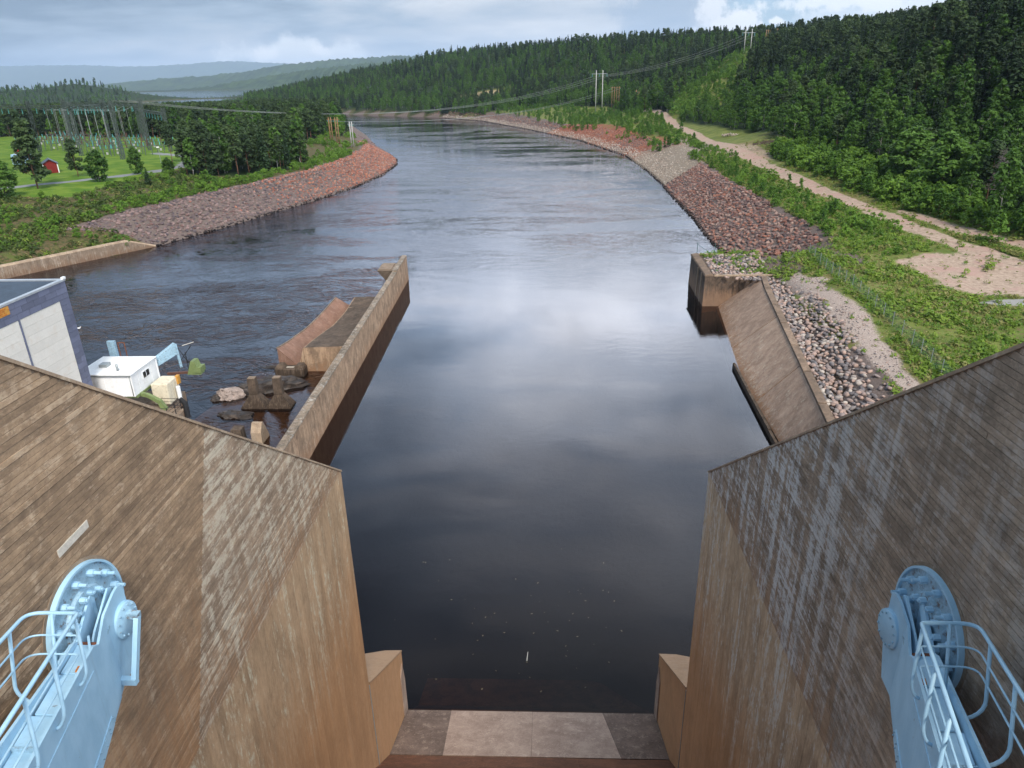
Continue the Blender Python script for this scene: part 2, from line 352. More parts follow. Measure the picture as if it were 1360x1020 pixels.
def inside(poly, x, y):
    r = np.zeros(x.shape, bool); n = len(poly)
    for i in range(n):
        x0, y0 = poly[i]; x1, y1 = poly[(i+1) % n]
        if y0 == y1: continue
        c = ((y0 > y) != (y1 > y)) & (x < (x1-x0)*(y-y0)/(y1-y0)+x0); r ^= c
    return r
def segdist(line, x, y):
    best = np.full(x.shape, 1e9); bi = np.zeros(x.shape, int)
    for i in range(len(line)-1):
        a, b = line[i], line[i+1]; d = b-a; t = np.clip(((x-a[0])*d[0]+(y-a[1])*d[1])/(d@d), 0, 1)
        q = np.hypot(x-a[0]-t*d[0], y-a[1]-t*d[1]); m_ = q < best; best[m_] = q[m_]; bi[m_] = i
    return best, bi
CTRL = np.array([
 (-90,112,2.5),(-98,126,2.7),(-88,148,2.7),(-100,140,3.6),(-115,150,5.8),(-92,156,5.6),(-90,184,6.2),(-85,212,6.3),(-80,262,6.5),(-72,310,6.5),(-75,345,6.3),(-110,440,7),
 (-131,190,8),(-170,250,8),(-230,310,8),(-250,430,8),(-130,300,8),(-100,365,7.3),(-180,640,5),(-400,800,4),(-1089,1800,44),(-1190,1800,30),(-990,1760,14),(-840,1800,-5),(-650,1400,-4),(-740,1600,-4),(-590,1800,5),(-1000,2050,-4),(-870,2120,-4),(-1080,2280,-4),(-1230,2250,-3),
 (-1500,1800,18),(-1300,1350,5),(-500,1300,4),(-760,2400,-3),(-1000,2600,-4),(-1400,3200,-4),(-1900,4000,-4),(-1200,4000,-4),(-900,3300,-4),(-1650,2900,-3),(-2600,3000,4),(-2900,4200,4),(-300,150,10),(-400,300,9),(-300,80,10),(-120,110,4),(-1500,500,12),(-800,400,9),(-200,200,9),
 (26,110,4.7),(33,110,4.9),(33,100,4.9),(28,75,5.0),(27,60,5.0),(35,104,5.6),(33,62,6.4),(36,80,6.5),(40,90,6.9),(53,105,7),(62,92,7),(45,60,7),(60,60,7.5),(55,244,7),(65,230,7.2),(52,153,7),(45,129,7),(39,111,6.3),(64,165,7),(66,300,7.5),
 (66,380,9),(55,333,7),(51,467,8),(40,550,8.5),(22,556,8),(-23,600,7.5),(67,538,10),(15,35,8),(30,30,8),(80,60,8),
 (76,105,8),(81,130,8),(82,165,8.5),(84,230,9.5),(84,300,10.5),(80,370,12),(71,450,15),(96,450,29),(60,560,14),(0,650,9),(-60,735,8),(-150,830,9),(-260,940,10),
 (146,270,43.7),(137,230,40.7),(172,380,42),(172,480,44),(157,590,49),(129,750,53),(66,850,56),(-17,950,58),(-132,1150,62),(-200,1300,60),(-342,1600,50),(-568,2000,36),(-480,2600,30),
 (115,180,25),(112,270,24),(122,380,26),(118,140,22),(250,300,52),(300,500,50),(300,800,58),(100,1200,66),(0,1600,62),(140,120,30),(200,150,45),(300,200,55),(300,60,40),
 (40,740,24),(-40,830,25),(-140,960,28),(-260,1150,30),(-450,1400,22),(600,600,70),(600,1500,70),(1200,800,80),(-300,2500,40),(300,2500,60),(110,600,27),(118,530,30),
 (-60,560,7),(-100,650,7)], float)
def _rbf_fit():
    P = CTRL[:, :2]; D = np.hypot(P[:, None, 0]-P[None, :, 0], P[:, None, 1]-P[None, :, 1])
    A = D + np.eye(len(P))*-0.5; n = len(P)
    M = np.block([[A, np.ones((n, 1))], [np.ones((1, n)), np.zeros((1, 1))]])
    return np.linalg.solve(M, np.append(CTRL[:, 2], 0))
_W = _rbf_fit()
def land(x, y):
    r = np.full(x.shape, _W[-1])
    for (a, b, _), w in zip(CTRL, _W): r += w*np.hypot(x-a, y-b)
    return r
WALL_SEG = {19, 20, 21, 22, 23, 24, 25}          # river segments of RWL held by concrete
def ground(x, y):
    """height, distance inland (negative in the river), bank side (-1 left, +1 right)"""
    x = np.asarray(x, float); y = np.asarray(y, float)
    dl, il = segdist(LWL, x, y); dr, ir = segdist(RWL, x, y)
    inl = inside(LPOLY, x, y); inr = inside(RPOLY, x, y) & ~inl
    L = land(x, y)
    slope = np.where(y < 240, .50, np.where(y < 300, .40, .42)); hl = np.where(il <= 2, np.where(dl < 1.2, -1.5, 2.4+(dl-1.2)*.3), dl*.55)
    walled = np.isin(ir, [18, 19, 20, 21, 22, 23, 24, 25])
    hr = np.where(walled, np.where(dr < 1.9, -1.5, 4.45+(dr-1.9)*.4), dr*slope)
    z = np.where(inl, np.minimum(L, hl), np.where(inr, np.minimum(L, hr), -np.minimum(4.0, .5*np.minimum(dl, dr)+.25)))
    d = np.where(inl, dl, np.where(inr, dr, -np.minimum(dl, dr))); side = np.where(inl, -1, np.where(inr, 1, 0))
    return z, d, side
def gz(x, y): return float(ground(np.array([x]), np.array([y]))[0][0])
def fbm(x, y, s, seed=0, octv=4):
    r = np.zeros(np.shape(x)); a = 1.
    g = np.random.default_rng(seed)
    for o in range(octv):
        ph = g.uniform(0, 6.28, 6); th = g.uniform(0, 3.14, 3)
        for i in range(3):
            r += a*np.sin((x*np.cos(th[i])+y*np.sin(th[i]))*s*2**o+ph[i]+1.3*np.sin((x*np.sin(th[i])-y*np.cos(th[i]))*s*2**o*.7+ph[i+3]))/3
        a *= .55
    return r
ROAD = np.array([(58,62),(66,86),(67,98),(64.8,112),(63.9,128),(64.0,165),(64.2,190),(65.6,231),(66.4,299),(66.6,380),(64,470)], float)
TRACK2 = np.array([(75,92),(73,108),(70.5,122),(69,140)], float)
LROAD = np.array([(-170,165),(-141,187),(-131,200),(-120.5,222),(-118,240),(-127,268),(-150,285)], float)
LTRACK = np.array([(-90,268),(-96,290),(-103,320)], float)
def masks(x, y, z, d, side):
    n = fbm(x, y, .12, 3); n2 = fbm(x, y, .5, 5)
    sm = lambda v, a, b: np.clip((v-a)/(b-a), 0, 1)
    rd = segdist(ROAD, x, y)[0]; rd2 = segdist(TRACK2, x, y)[0]; lt = segdist(LTRACK, x, y)[0]
    dirt = (1-sm(rd+n2*.45+n*.2, 1.5, 2.9))*(1-.42*np.exp(-(rd/.45)**2)*np.clip(.6+n2*.5, 0, 1))
    dirt = np.maximum(dirt, .75*(1-sm(rd2+n*.8+n2*.4, .8, 2.2)))
    dirt = np.maximum(dirt, .8*(1-sm(lt+n2*.5, 1.5, 3)))
    # yard by the road, wide patch of bare pink grit
    yard = np.hypot((x-58.5)/10, (y-96)/15)+n*.20+n2*.12
    dirt = np.maximum(dirt, .92*(1-sm(yard, .72, 1.02)))
    yard2 = np.hypot((x-70)/4.5, (y-245)/34)+n*.2
    dirt = np.maximum(dirt, .55*(1-sm(yard2, .5, 1.1)))
    pale = np.zeros_like(x)
    wet = np.hypot((x-57)/5.5, (y-81.5)/2.3)+n2*.18+n*.1
    pale = np.maximum(pale, 1-sm(wet, .75, .95))
    # strip of gravel between the fence and the stone pile
    gs = np.abs(x-np.interp(y, [55, 70, 82, 95, 112], [32.8, 34.6, 36.3, 36.4, 35.0]))+n*.35+n2*.25
    grav = (1-sm(gs, .9, 2.0))*(y < 101)*(y > 57)
    gs2 = np.hypot((x-37.3)/3.0, (y-95.5)/1.7)+n2*.15
    grav = np.maximum(grav, 1-sm(gs2, .7, 1.0))
    lawn = sm(np.where(side < 0, d, 0)+n*2-np.clip((y-200)/8, -3, 0), 40, 46)*(y > 175)*(y < 440)*(x < -116)
    lawn = np.where(x > -300, lawn, 0)
    lr = segdist(LROAD, x, y)[0]; pave = 1-sm(lr, 1.9, 2.3)
    sandy = np.exp(-(((x+62)/30)**2+((y-800)/22)**2)*1.2)
    bankw = np.where(side < 0, 15.5, np.where(y > 240, 15.0, 14.0))
    bank = ((d < bankw+n*.8) & (side != 0))*1.
    bank = np.where((side > 0) & (y < 101), 1.*(x < 33.0+n*.5), bank)
    bank = np.where((side > 0) & (y > 119) & (y < 136) & (d < 13), 1, bank)
    bank = np.where((side < 0) & (y < 151), 0., bank)
    bank = np.where((side > 0) & (y > 640), 1.*(d < 4.5+n), bank)
    bank = np.where(side == 0, 1., bank)
    return dirt, pale, np.clip(grav, 0, 1), np.clip(lawn, 0, 1), pave*(side < 0), bank, sandy

def axis(core, step0, lo, hi, grow):
    a, b = core; c = list(np.arange(a, b+.01, step0)); s = step0; v = b
    while v < hi: s *= grow; v += s; c.append(v)
    s = step0; v = a; pre = []
    while v > lo: s *= grow; v -= s; pre.append(v)
    return np.array(pre[::-1]+c)
def terrain_sheet():
    xs = axis((-135, 90), 1.7, -3900, 2200, 1.055); ys = axis((40, 330), 2.1, -58, 5200, 1.035)
    X, Y = np.meshgrid(xs, ys); x, y = X.ravel(), Y.ravel()
    z, d, side = ground(x, y)
    z = z + np.where((side != 0) & (d > 2), fbm(x, y, .35, 11)*.10+fbm(x, y, .06, 12)*.25*np.clip((d-12)/20, 0, 1), 0)
    mk = masks(x, y, z, d, side)
    ny, nx = X.shape; i = np.arange(ny*nx).reshape(ny, nx)
    F = np.stack([i[:-1, :-1], i[:-1, 1:], i[1:, 1:], i[1:, :-1]], -1).reshape(-1, 4)
    def f(k, b):
        P = pos(k); A = lambda n_: k.node('ShaderNodeAttribute', attribute_name=n_).outputs['Fac']
        n1 = k.noise(P, .22, 6, .6); n2 = k.noise(P, 1.6, 6, .65); n3 = k.noise(P, 9, 4, .7); n4 = k.noise(P, .05, 4, .6)
        def soft(nm, w=.7): return k.step(k.math('ADD', A(nm), k.math('MULTIPLY', k.math('SUBTRACT', k.mix(.4, n2, n3), .5), w)), .35, .65)
        grass = k.mix(k.step(n1, .35, .65), (.080,.115,.022), (.150,.175,.045))
        grass = k.mix(k.step(n2, .50, .70), grass, (.135,.095,.052))
        grass = k.mix(k.math('MULTIPLY', k.step(n4, .52, .66), .45), grass, (.16,.105,.06))
        dirt = k.mix(k.step(n2, .3, .7), (.24,.175,.135), (.40,.31,.245)); dirt = k.mix(k.step(n1, .47, .62), dirt, (.34,.225,.19))
        bank = k.mix(k.step(n3, .3, .7), (.075,.060,.056), (.175,.135,.120))
        gravel = k.mix(k.step(n3, .3, .7), (.20,.16,.14), (.46,.375,.33))
        lawn = k.mix(k.step(n1, .35, .7), (.062,.130,.012), (.130,.190,.026))
        forest = (.018,.034,.011)
        col = grass
        x, y, z = k.xyz(P)
        heath = k.mix(k.step(n2, .38, .62), (.040,.052,.016), (.115,.082,.045)); heath = k.mix(k.step(n1, .50, .66), heath, (.075,.095,.024))
        col = k.mix(k.step(x, -62, -74), col, heath)
        col = k.mix(A('forest'), col, forest)
        col = k.mix(soft('lawn', .3), col, lawn)
        col = k.mix(soft('sandy'), col, (.30,.235,.14))
        col = k.mix(soft('bank', .5), col, bank)
        # beige slope of fine gravel and the red-earth part of the far right bank
        col = k.mix(soft('beige', .8), col, k.mix(k.step(n3, .3, .7), (.15,.125,.095), (.27,.22,.175)))
        col = k.mix(soft('redearth', 1.0), col, k.mix(k.step(n2, .3, .7), (.16,.065,.042), (.27,.105,.06)))
        col = k.mix(soft('gravel'), col, gravel); col = k.mix(soft('dirt'), col, dirt)
        col = k.mix(soft('pale', .4), col, (.25,.245,.24)); col = k.mix(soft('pave', .2), col, (.19,.20,.215))
        col = k.mix(k.step(z, .05, -.6), col, (.020,.014,.009))
        k.l.new(col, b.inputs['Base Color'])
        bump(k, b, k.math('ADD', n2, k.math('MULTIPLY', n3, .5)), .5, .12)
    mt = mat('ground_cover', f, .95, .1)
    me = np_mesh('ground', np.stack([x, y, z], 1), F, mt, True)
    beige = ((side > 0) & (y > 226) & (y < 318) & (d < 26)).astype(float)*np.clip((y-226-d*.5)/8, 0, 1)
    red = ((side > 0) & (y > 300) & (y < 470) & (d < 20)).astype(float)*(.62+.3*fbm(x, y, .09, 21))
    fm = forest_mask(x, y, z, d, side)
    for nm, v in zip(('dirt', 'pale', 'gravel', 'lawn', 'pave', 'bank', 'sandy', 'beige', 'redearth', 'forest'), (*mk, beige, red, np.clip(fm*1.2, 0, 1))):
        a = me.attributes.new(nm, 'FLOAT', 'POINT'); a.data.foreach_set('value', np.asarray(v, np.float32))
    o = link(bpy.data.objects.new('ground', me)); tag(o, kind='structure')
    return o
CORRIDOR = np.array([(40, 548), (75, 470), (100, 460), (150, 590), (230, 760)], float)
def forest_mask(x, y, z, d, side):
    """0..1 how wooded"""
    n = fbm(x, y, .05, 31)*6
    right = (side > 0)*1.
    toe = np.interp(y, [0, 105, 130, 165, 230, 300, 380, 450, 520, 560, 650, 735, 830, 940, 1100, 1300], [74, 74, 77, 79, 81, 79, 71, 64, 56, 45, -8, -52, -140, -250, -600, -1300])
    fr = np.where(y < 640, np.clip((x-toe+n*.4)/4, 0, 1), np.clip((d-7+n*.5)/3, 0, 1))
    cd = segdist(np.array([(92, 430), (108, 475), (152, 590), (200, 720)], float), x, y)[0]
    fr = np.where((cd < np.interp(y, [430, 590, 720], [20, 17, 16])) & (y > 420) & (y < 640), 0.0, fr)
    fr = np.where((((x+62)/34)**2+((y-800)/24)**2) < 1, 0.0, fr)
    fl = np.clip((d-14)/6, 0, 1)
    fl = np.where(y < 330, 0., fl)
    azm = np.arctan2(x-.76, y); rr_ = np.hypot(x, y); f_ = (rr_-400)/220
    fr = np.where((side > 0) & (rr_ > 400) & (rr_ < 640) & (azm > .158+.072*f_) & (azm < .240+.042*f_), 0., fr)
    # open substation lawn; wood begins behind it
    fl = np.where((x < -112) & (y < 352+(-x-116)*.30), 0., fl)
    # thick stand between lawn and river
    stand = (np.hypot((x+100)/17, (y-246)/27)+n*.03 < 1)
    fl = np.where(stand, 1., fl)
    open_pt = (x > -108) & (y > 270) & (y < 372) & (x < -50)
    fl = np.where(open_pt, 0., fl)
    fl = np.where((x < -330) & (y > 60), 1., fl)
    fl = np.where(z < .5, 0., fl)
    fr = np.where(z < .5, 0., fr)
    return np.where(side > 0, fr, np.where(side < 0, fl, 0.))
terrain_sheet()

# river water: a thin clear brown sheet over a dark bed
def water(k, b):
    k.n.remove(b)
    P = pos(k); x, y, z = k.xyz(P)
    def w(v, s): return k.vmath('MULTIPLY', v, s)
    calm = k.noise(w(P, (.5, 1.5, 1)), .036, 6, .65, 1.0)
    r1 = k.noise(w(P, (1., 1.7, 1)), .55, 4, .62, .6)
    r2 = k.noise(w(P, (1., 2.4, 1)), 2.6, 5, .65, .4)
    r3 = k.noise(w(P, (1., 1.6, 1)), .12, 5, .65, 2.2)
    eddy = k.math('MAXIMUM', k.step(x, -26.0, -20.0, 1, 0), k.step(y, 95, 190, 0, 1))
    # thin seams between boils
    wr = k.noise(w(P, (1, 1.3, 1)), .10, 3, .6, 2.6); seam = k.step(k.math('ABSOLUTE', k.math('SUBTRACT', wr, .5)), .0, .035, 1, 0)
    wr2 = k.noise(k.vmath('ADD', w(P, (1, 1.3, 1)), (40, 9, 0)), .22, 3, .6, 2.2); seam2 = k.step(k.math('ABSOLUTE', k.math('SUBTRACT', wr2, .5)), .0, .04, 1, 0)
    far = k.step(y, 120, 330)
    h = k.math('ADD', k.math('MULTIPLY', r1, .8), k.math('ADD', k.math('MULTIPLY', r2, k.math('MULTIPLY_ADD', far, -.16, .24)), k.math('MULTIPLY', r3, 1.5)))
    h = k.math('SUBTRACT', h, k.math('MULTIPLY', k.math('ADD', seam, k.math('MULTIPLY', seam2, .6)), k.math('MULTIPLY', eddy, .9)))
    # boils and eddies left of the training wall and far upstream, sheltered pool in front of the sill
    amp = k.math('MULTIPLY', k.step(calm, .42, .60, .16, 1.0), k.math('ADD', k.math('MULTIPLY', eddy, 1.25), .16))
    bp = k.node('ShaderNodeBump'); bp.inputs['Distance'].default_value = .16
    k.l.new(k.math('MULTIPLY', amp, k.math('MULTIPLY_ADD', far, -.26, .36)), bp.inputs['Strength']); k.l.new(h, bp.inputs['Height'])
    fr = k.node('ShaderNodeFresnel'); fr.inputs[0].default_value = 1.333; k.l.new(bp.outputs[0], fr.inputs[1])
    gl = k.node('ShaderNodeBsdfGlossy'); gl.inputs['Roughness'].default_value = .03; k.l.new(bp.outputs[0], gl.inputs['Normal'])
    gl.inputs[0].default_value = (.90, .92, 1, 1)
    tr = k.node('ShaderNodeBsdfTransparent'); tr.inputs[0].default_value = (.40, .29, .21, 1)
    mx = k.node('ShaderNodeMixShader'); k.l.new(fr.outputs[0], mx.inputs[0]); k.l.new(tr.outputs[0], mx.inputs[1]); k.l.new(gl.outputs[0], mx.inputs[2])
    k.l.new(mx.outputs[0], k.n['Material Output'].inputs[0])
M_WATER = mat('river_water', water)
def water_sheet():
    xs = [-14000, -3000, -600, -200, 0, 200]; mb = MB()
    mb.add([(-14000, -20, 0), (2500, -20, 0), (2500, 9000, 0), (-14000, 9000, 0)], [(0, 1, 2, 3)])
    tag(mb.build('river_water', M_WATER), kind='structure')
water_sheet()
bed = MB(); bed.add([(-14000, -20, -4.6), (2500, -20, -4.6), (2500, 9000, -4.6), (-14000, 9000, -4.6)], [(0, 1, 2, 3)])
tag(bed.build('river_bed', simple('river_bed_silt', (.007,.006,.005), .3, .2, .95)), kind='structure')

# ------------------------------------------------------------------ hills far off
def ridge(name, pts, y_depth, col, seed, tooth=6., width=70, base=-2):
    """a long wooded hill: a wide mound whose crest follows pts (x, y, z); its skin is uneven like tree tops"""
    pts = np.array(pts, float); n = 260; t = np.linspace(0, 1, n); tt = np.linspace(0, 1, len(pts))
    cx, cy, cz = (np.interp(t, tt, pts[:, i]) for i in range(3))
    ker = np.ones(15)/15; cz = np.convolve(np.pad(cz, 7, 'edge'), ker, 'valid')
    g = np.random.default_rng(seed); rows = []
    prof = [(-1.0, 0), (-.75, .16), (-.5, .42), (-.3, .68), (-.15, .87), (0, 1), (.2, .9), (.6, .5), (1, 0)]
    for s_, h_ in prof:
        jit = g.normal(0, tooth, n)*(.35+h_*.65)*(h_ > 0)
        und = fbm(cx, cy+s_*y_depth, 9./y_depth, seed, 3)*tooth*3*(h_*(1-h_)*4+.15)*(h_ > 0)
        rows.append(np.stack([cx, cy+s_*y_depth, base+(cz-base)*h_+jit+und], 1))
    V = np.concatenate(rows); m_ = len(prof); i = np.arange(m_*n).reshape(m_, n)
    F = np.stack([i[:-1, :-1], i[:-1, 1:], i[1:, 1:], i[1:, :-1]], -1).reshape(-1, 4)
    o = link(bpy.data.objects.new(name, np_mesh(name, V, F, col, False))); tag(o, kind='structure'); return o
def hillmat(k, b):
    P = pos(k); n = k.noise(k.vmath('MULTIPLY', P, (1, 1, .5)), .012, 6, .7); n2 = k.noise(P, .004, 4, .6)
    k.l.new(k.mix(k.step(k.math('ADD', k.math('MULTIPLY', n, .6), k.math('MULTIPLY', n2, .4)), .38, .62), (.020,.038,.020), (.050,.082,.030)), b.inputs['Base Color'])
M_HILL = mat('far_wooded_slope', hillmat, .95, .05)
ridge('distant_hills', [(-22000,20500,560),(-17500,20200,600),(-14200,20000,592),(-12800,20000,590),(-11800,20000,560),(-10400,20000,500),(-9200,20000,548),(-8200,20000,590),(-7600,20000,560),(-6300,20000,480),(-4000,20000,450),(1000,20000,400)], 3000, M_HILL, 3, 9)
ridge('far_hills', [(-6500,8600,6),(-5200,8400,20),(-4500,8300,80),(-3900,8200,110),(-3500,8000,118),(-3100,8000,150),(-2700,8000,205),(-2250,8000,243),(-1800,8000,262),(-1300,8000,270),(-600,8000,230),(900,8000,200)], 900, M_HILL, 5, 6)
ridge('far_hills', [(-2600,5600,3),(-2350,5500,22),(-2000,5400,70),(-1700,5300,104),(-1400,5200,128),(-1100,5100,150),(-700,5000,140),(200,4900,120)], 420, M_HILL, 8, 5)
ridge('far_hills', [(-4300,5000,2),(-3600,4700,14),(-3000,4500,16),(-2650,4400,12),(-2450,4350,2)], 160, M_HILL, 9, 3)
# ------------------------------------------------------------------ air
def haze():
    b = MB(); b.box(-26000, 5000, -60, 26000, -5.6, 760); mt = bpy.data.materials.new('thin_air'); mt.use_nodes = True; k = NT(mt.node_tree); k.n.remove(k.n['Principled BSDF'])
    v = k.node('ShaderNodeVolumePrincipled'); v.inputs['Color'].default_value = (.62, .78, 1, 1); v.inputs['Density'].default_value = 5e-5; v.inputs['Anisotropy'].default_value = .1
    k.l.new(v.outputs[0], k.n['Material Output'].inputs['Volume'])
    o = b.build('haze', mt); o['kind'] = 'stuff'
haze()
# ------------------------------------------------------------------ spillway piers
W = 6.82; ZN = 18.6; YN = 23.0; SL = .712
def ztop(y): return ZN + SL*(YN-y)
def ytop(z): return YN - (z-ZN)/SL
CHUTE = [(29.0, -.05), (24.7, 1.65), (22.85, 3.2), (20, 6.0), (14, 12), (8, 16.5), (-4, 20)]
def zchute(y): return float(np.interp(-y, [-a for a, _ in CHUTE], [b for _, b in CHUTE]))
def clip_quad(y0, y1, z0, z1):
    return [(y0, z0), (min(y1, ytop(z0)), z0), (min(y1, ytop(z1)), z1), (y0, z1)]
def board(parent, s, poly, mt, proud):
    x0, x1 = s*(W+.02), s*(W-proud); n = len(poly); mb = MB()
    vs = [(x1, a, b) for a, b in poly] + [(x0, a, b) for a, b in poly]
    mb.add(vs, [tuple(range(n))] + [(i, (i+1) % n, n+(i+1) % n, n+i) for i in range(n)])
    return mb.build('board_strip', mt, parent)
def pier(s, label, m_up, m_nose, m_low):
    t = empty('spillway_pier', (s*8.6, 12, 0)); inv = Vector((s*8.6, 12, 0))
    tag(t, label, 'dam pier', 'piers either side of the spillway')
    kids = []
    prof = [(-6, -3), (YN, -3), (YN, ZN), (6.3, ztop(6.3)), (-6, ztop(6.3))]
    b = MB(); b.prism(prof, s*(W+.010), s*(W+3.4), axis='x'); kids.append(b.build('pier_wall', M_BODY, t))
    c = MB(); q = [(YN+.02, ZN-.035), (YN+.02, ZN+.03), (6.3, ztop(6.3)+.03), (6.3, ztop(6.3)-.035)]
    c.prism(q, s*(W-.035), s*(W+.30), axis='x'); kids.append(c.build('coping_edge', M_COPE, t))
    rr = random.Random(5 if s < 0 else 9); gap = .0065; specs = []
    z = ZN
    while z < 29.0:
        h = .108*rr.uniform(.9, 1.1); z1 = z+h
        yj = 14.02+(z-24.94)*.475; ye = ytop(z1-gap)
        cuts = [3.0]; lim = min(yj, ye)
        if rr.random() < .12: cuts.append(cuts[0]+rr.uniform(2.5, 7.5))
        cuts = [v for v in cuts if v < lim-1.2]+[lim]
        for a, bb in zip(cuts[:-1], cuts[1:]):
            if bb-a > .05 and a < ye: specs.append((clip_quad(a+gap, bb-gap, z+gap, z1-gap), m_up, rr.uniform(-.004, .006)))
        if yj < ye-.2: specs.append((clip_quad(yj+gap, 99, z+gap, z1-gap), m_nose, rr.uniform(-.003, .005)))
        z = z1
    y = YN
    while y > 10.2:
        h = .46*rr.uniform(.8, 1.2)
        specs.append(([(y-h+gap*.7, zchute(y-h)-.3), (y-gap*.7, zchute(y)-.3), (y-gap*.7, ZN-gap), (y-h+gap*.7, ZN-gap)], m_low, rr.uniform(-.002, .003)))
        y -= h
    specs.sort(key=lambda q_: min(math.dist((W, a_, b_), (0, 0, 32)) for a_, b_ in q_[0]))
    for poly, mt_, pr_ in specs[:290]: kids.append(board(t, s, poly, mt_, pr_))
    for mt_ in (m_up, m_nose, m_low):
        rest = [q_ for q_ in specs[290:] if q_[1] is mt_]
        if not rest: continue
        mb = MB()
        for poly, _, pr_ in rest:
            n = len(poly); x0, x1 = s*(W+.02), s*(W-pr_)
            mb.add([(x1, a_, b_) for a_, b_ in poly]+[(x0, a_, b_) for a_, b_ in poly], [tuple(range(n))]+[(i, (i+1) % n, n+(i+1) % n, n+i) for i in range(n)])
        o = mb.build('board_field', mt_, t); o['kind'] = 'stuff'; kids.append(o)
    if s < 0:
        p = MB(); p.add([(-(W-.012), 8.90, 25.24), (-(W-.012), 9.70, 25.27), (-(W-.012), 9.70, 25.41), (-(W-.012), 8.90, 25.37),
                         (-(W+.02), 8.90, 25.24), (-(W+.02), 9.70, 25.27), (-(W+.02), 9.70, 25.41), (-(W+.02), 8.90, 25.37)],
                        [(0,1,2,3),(0,4,5,1),(1,5,6,2),(2,6,7,3),(3,7,4,0)])
        kids.append(p.build('mortar_patch', M_PATCH, t))
    # low buttress carrying on downstream of the nose, with its steel joint strip
    z0, z1 = 7.95, 4.05
    top = [(s*W, 23.06, z0), (s*W, 29.0, z1), (s*(W+.85), 29.0, z1), (s*(W+2.9), 27.0, 5.4), (s*(W+2.9), 23.06, z0)]
    bt = MB(); n = 5
    vs = [(x, y, -3) for x, y, _ in top] + top
    bt.add(vs, [tuple(reversed(range(n))), tuple(range(n, 2*n))]+[(i, (i+1) % n, n+(i+1) % n, n+i) for i in range(n)])
    kids.append(bt.build('buttress', m_low, t))
    cp = MB(); e = .03
    lo = [(x, y, z+.012) for x, y, z in top]; hi = [(x, y, z+.10) for x, y, z in top]
    lo[0] = (s*(W-.03), 23.06, z0+.012); lo[1] = (s*(W-.03), 29.03, z1+.012); hi[0] = (s*(W-.03), 23.06, z0+.10); hi[1] = (s*(W-.03), 29.03, z1+.10)
    cp.add(lo+hi, [tuple(reversed(range(n))), tuple(range(n, 2*n))]+[(i, (i+1) % n, n+(i+1) % n, n+i) for i in range(n)])
    kids.append(cp.build('buttress_cap', M_RPALE if s > 0 else M_LPALE, t))
    ch = MB(); ch.prism([(28.2, -.3), (29.02, -.3), (29.02, 2.2), (28.7, 3.55), (28.2, 3.0)], s*(W-.05), s*(W+.3), axis='x')
    kids.append(ch.build('buttress_end', M_SILL, t))
    st = MB(); st.box(min(s*(W-.02), s*(W+.1)), max(s*(W-.02), s*(W+.1)), 23.0, 23.055, 2.9, 7.9)
    kids.append(st.build('joint_strip', M_GALV, t))
    for o in kids: o.matrix_parent_inverse = Matrix.Translation(-inv)
    return t
pier(-1, 'left concrete spillway pier with brown board marks and a pale mortar patch', M_LBROWN, M_LPALE, M_LVERT)
pier(1, 'right concrete spillway pier with grey board marks and white run-off streaks', M_RBROWN, M_RPALE, M_RVERT)

M_STEP = simple('algae_covered_step', (.085,.048,.030), .6, 1.2, .9)
def chute():
    t = empty('spillway_chute', (0, 26, 0)); inv = Matrix.Translation((0, -26, 0)); kids = []
    tag(t, 'concrete spillway floor between the two piers with a wet lip at the water', 'spillway')
    pts = CHUTE
    b = MB(); prof = [(29.0, -.05), (29.0, -4), (-4, -4), (-4, 19.8)]+[(y, z-.2) for y, z in CHUTE[::-1][1:-1]]+[(28.97, -.12)]
    b.prism([(a, c) for a, c in prof], -W+.001, W-.001, axis='x'); kids.append(b.build('chute_body', M_CHUTE, t))
    xs = [-W+.005, -4.35, 0.14, 3.95, W-.005]; mats_ = [M_WETSILL, M_SILL, M_SILL, M_WETSILL]
    for i in range(4):
        m_ = MB(); g = .006; x0, x1 = xs[i]+g, xs[i+1]-g
        # the wet side patches have slanting edges, so the panels between joints are cut on a slant
        sk0 = {1: -.15, 3: -.55}.get(i, 0); sk1 = {0: -.15, 2: -.55}.get(i, 0)
        top = [(x0+sk0*-1, 24.75, 1.635), (x1+sk1*-1, 24.75, 1.635), (x1, 29.02, -.045), (x0, 29.02, -.045)]
        m_.hexa([(a, b_, c-.16) for a, b_, c in top], top); kids.append(m_.build('lip_slab', mats_[i], t))
    for (y0, z0), (y1, z1) in zip(CHUTE[1:-2], CHUTE[2:-1]):
        for x0, x1 in ((-W+.006, -2.2), (-2.19, 2.4), (2.41, W-.006)):
            m_ = MB(); top = [(x0, y1, z1), (x1, y1, z1), (x1, y0-.008, z0), (x0, y0-.008, z0)]
            m_.hexa([(a, b_, c-.16) for a, b_, c in top], top); kids.append(m_.build('chute_slab', M_CHUTE, t))
    sh = MB(); sh.hexa([(-W, 29.0, -3.9), (W, 29.0, -3.9), (W, 35, -3.9), (-W, 35, -3.9)], [(-W, 29.0, -.35), (W, 29.0, -.35), (W, 31.6, -2.6), (-W, 31.6, -2.6)])
    kids.append(sh.build('submerged_step', M_STEP, t))
    st = MB(); 
    for x, y, r in ((.2, 27.9, .17), (-2.6, 25.9, .10), (4.9, 24.95, .08)):
        z = zchute(y)+.004
        st.add([(x+r*math.cos(a)*(1+.2*math.sin(3*a)), y+r*2.2*math.sin(a), z-.393*r*2.2*math.sin(a)) for a in [i*math.pi/6 for i in range(12)]], [tuple(range(12))])
    kids.append(st.build('dark_seep', M_WETSILL, t))
    for o in kids: o.matrix_parent_inverse = inv
chute()

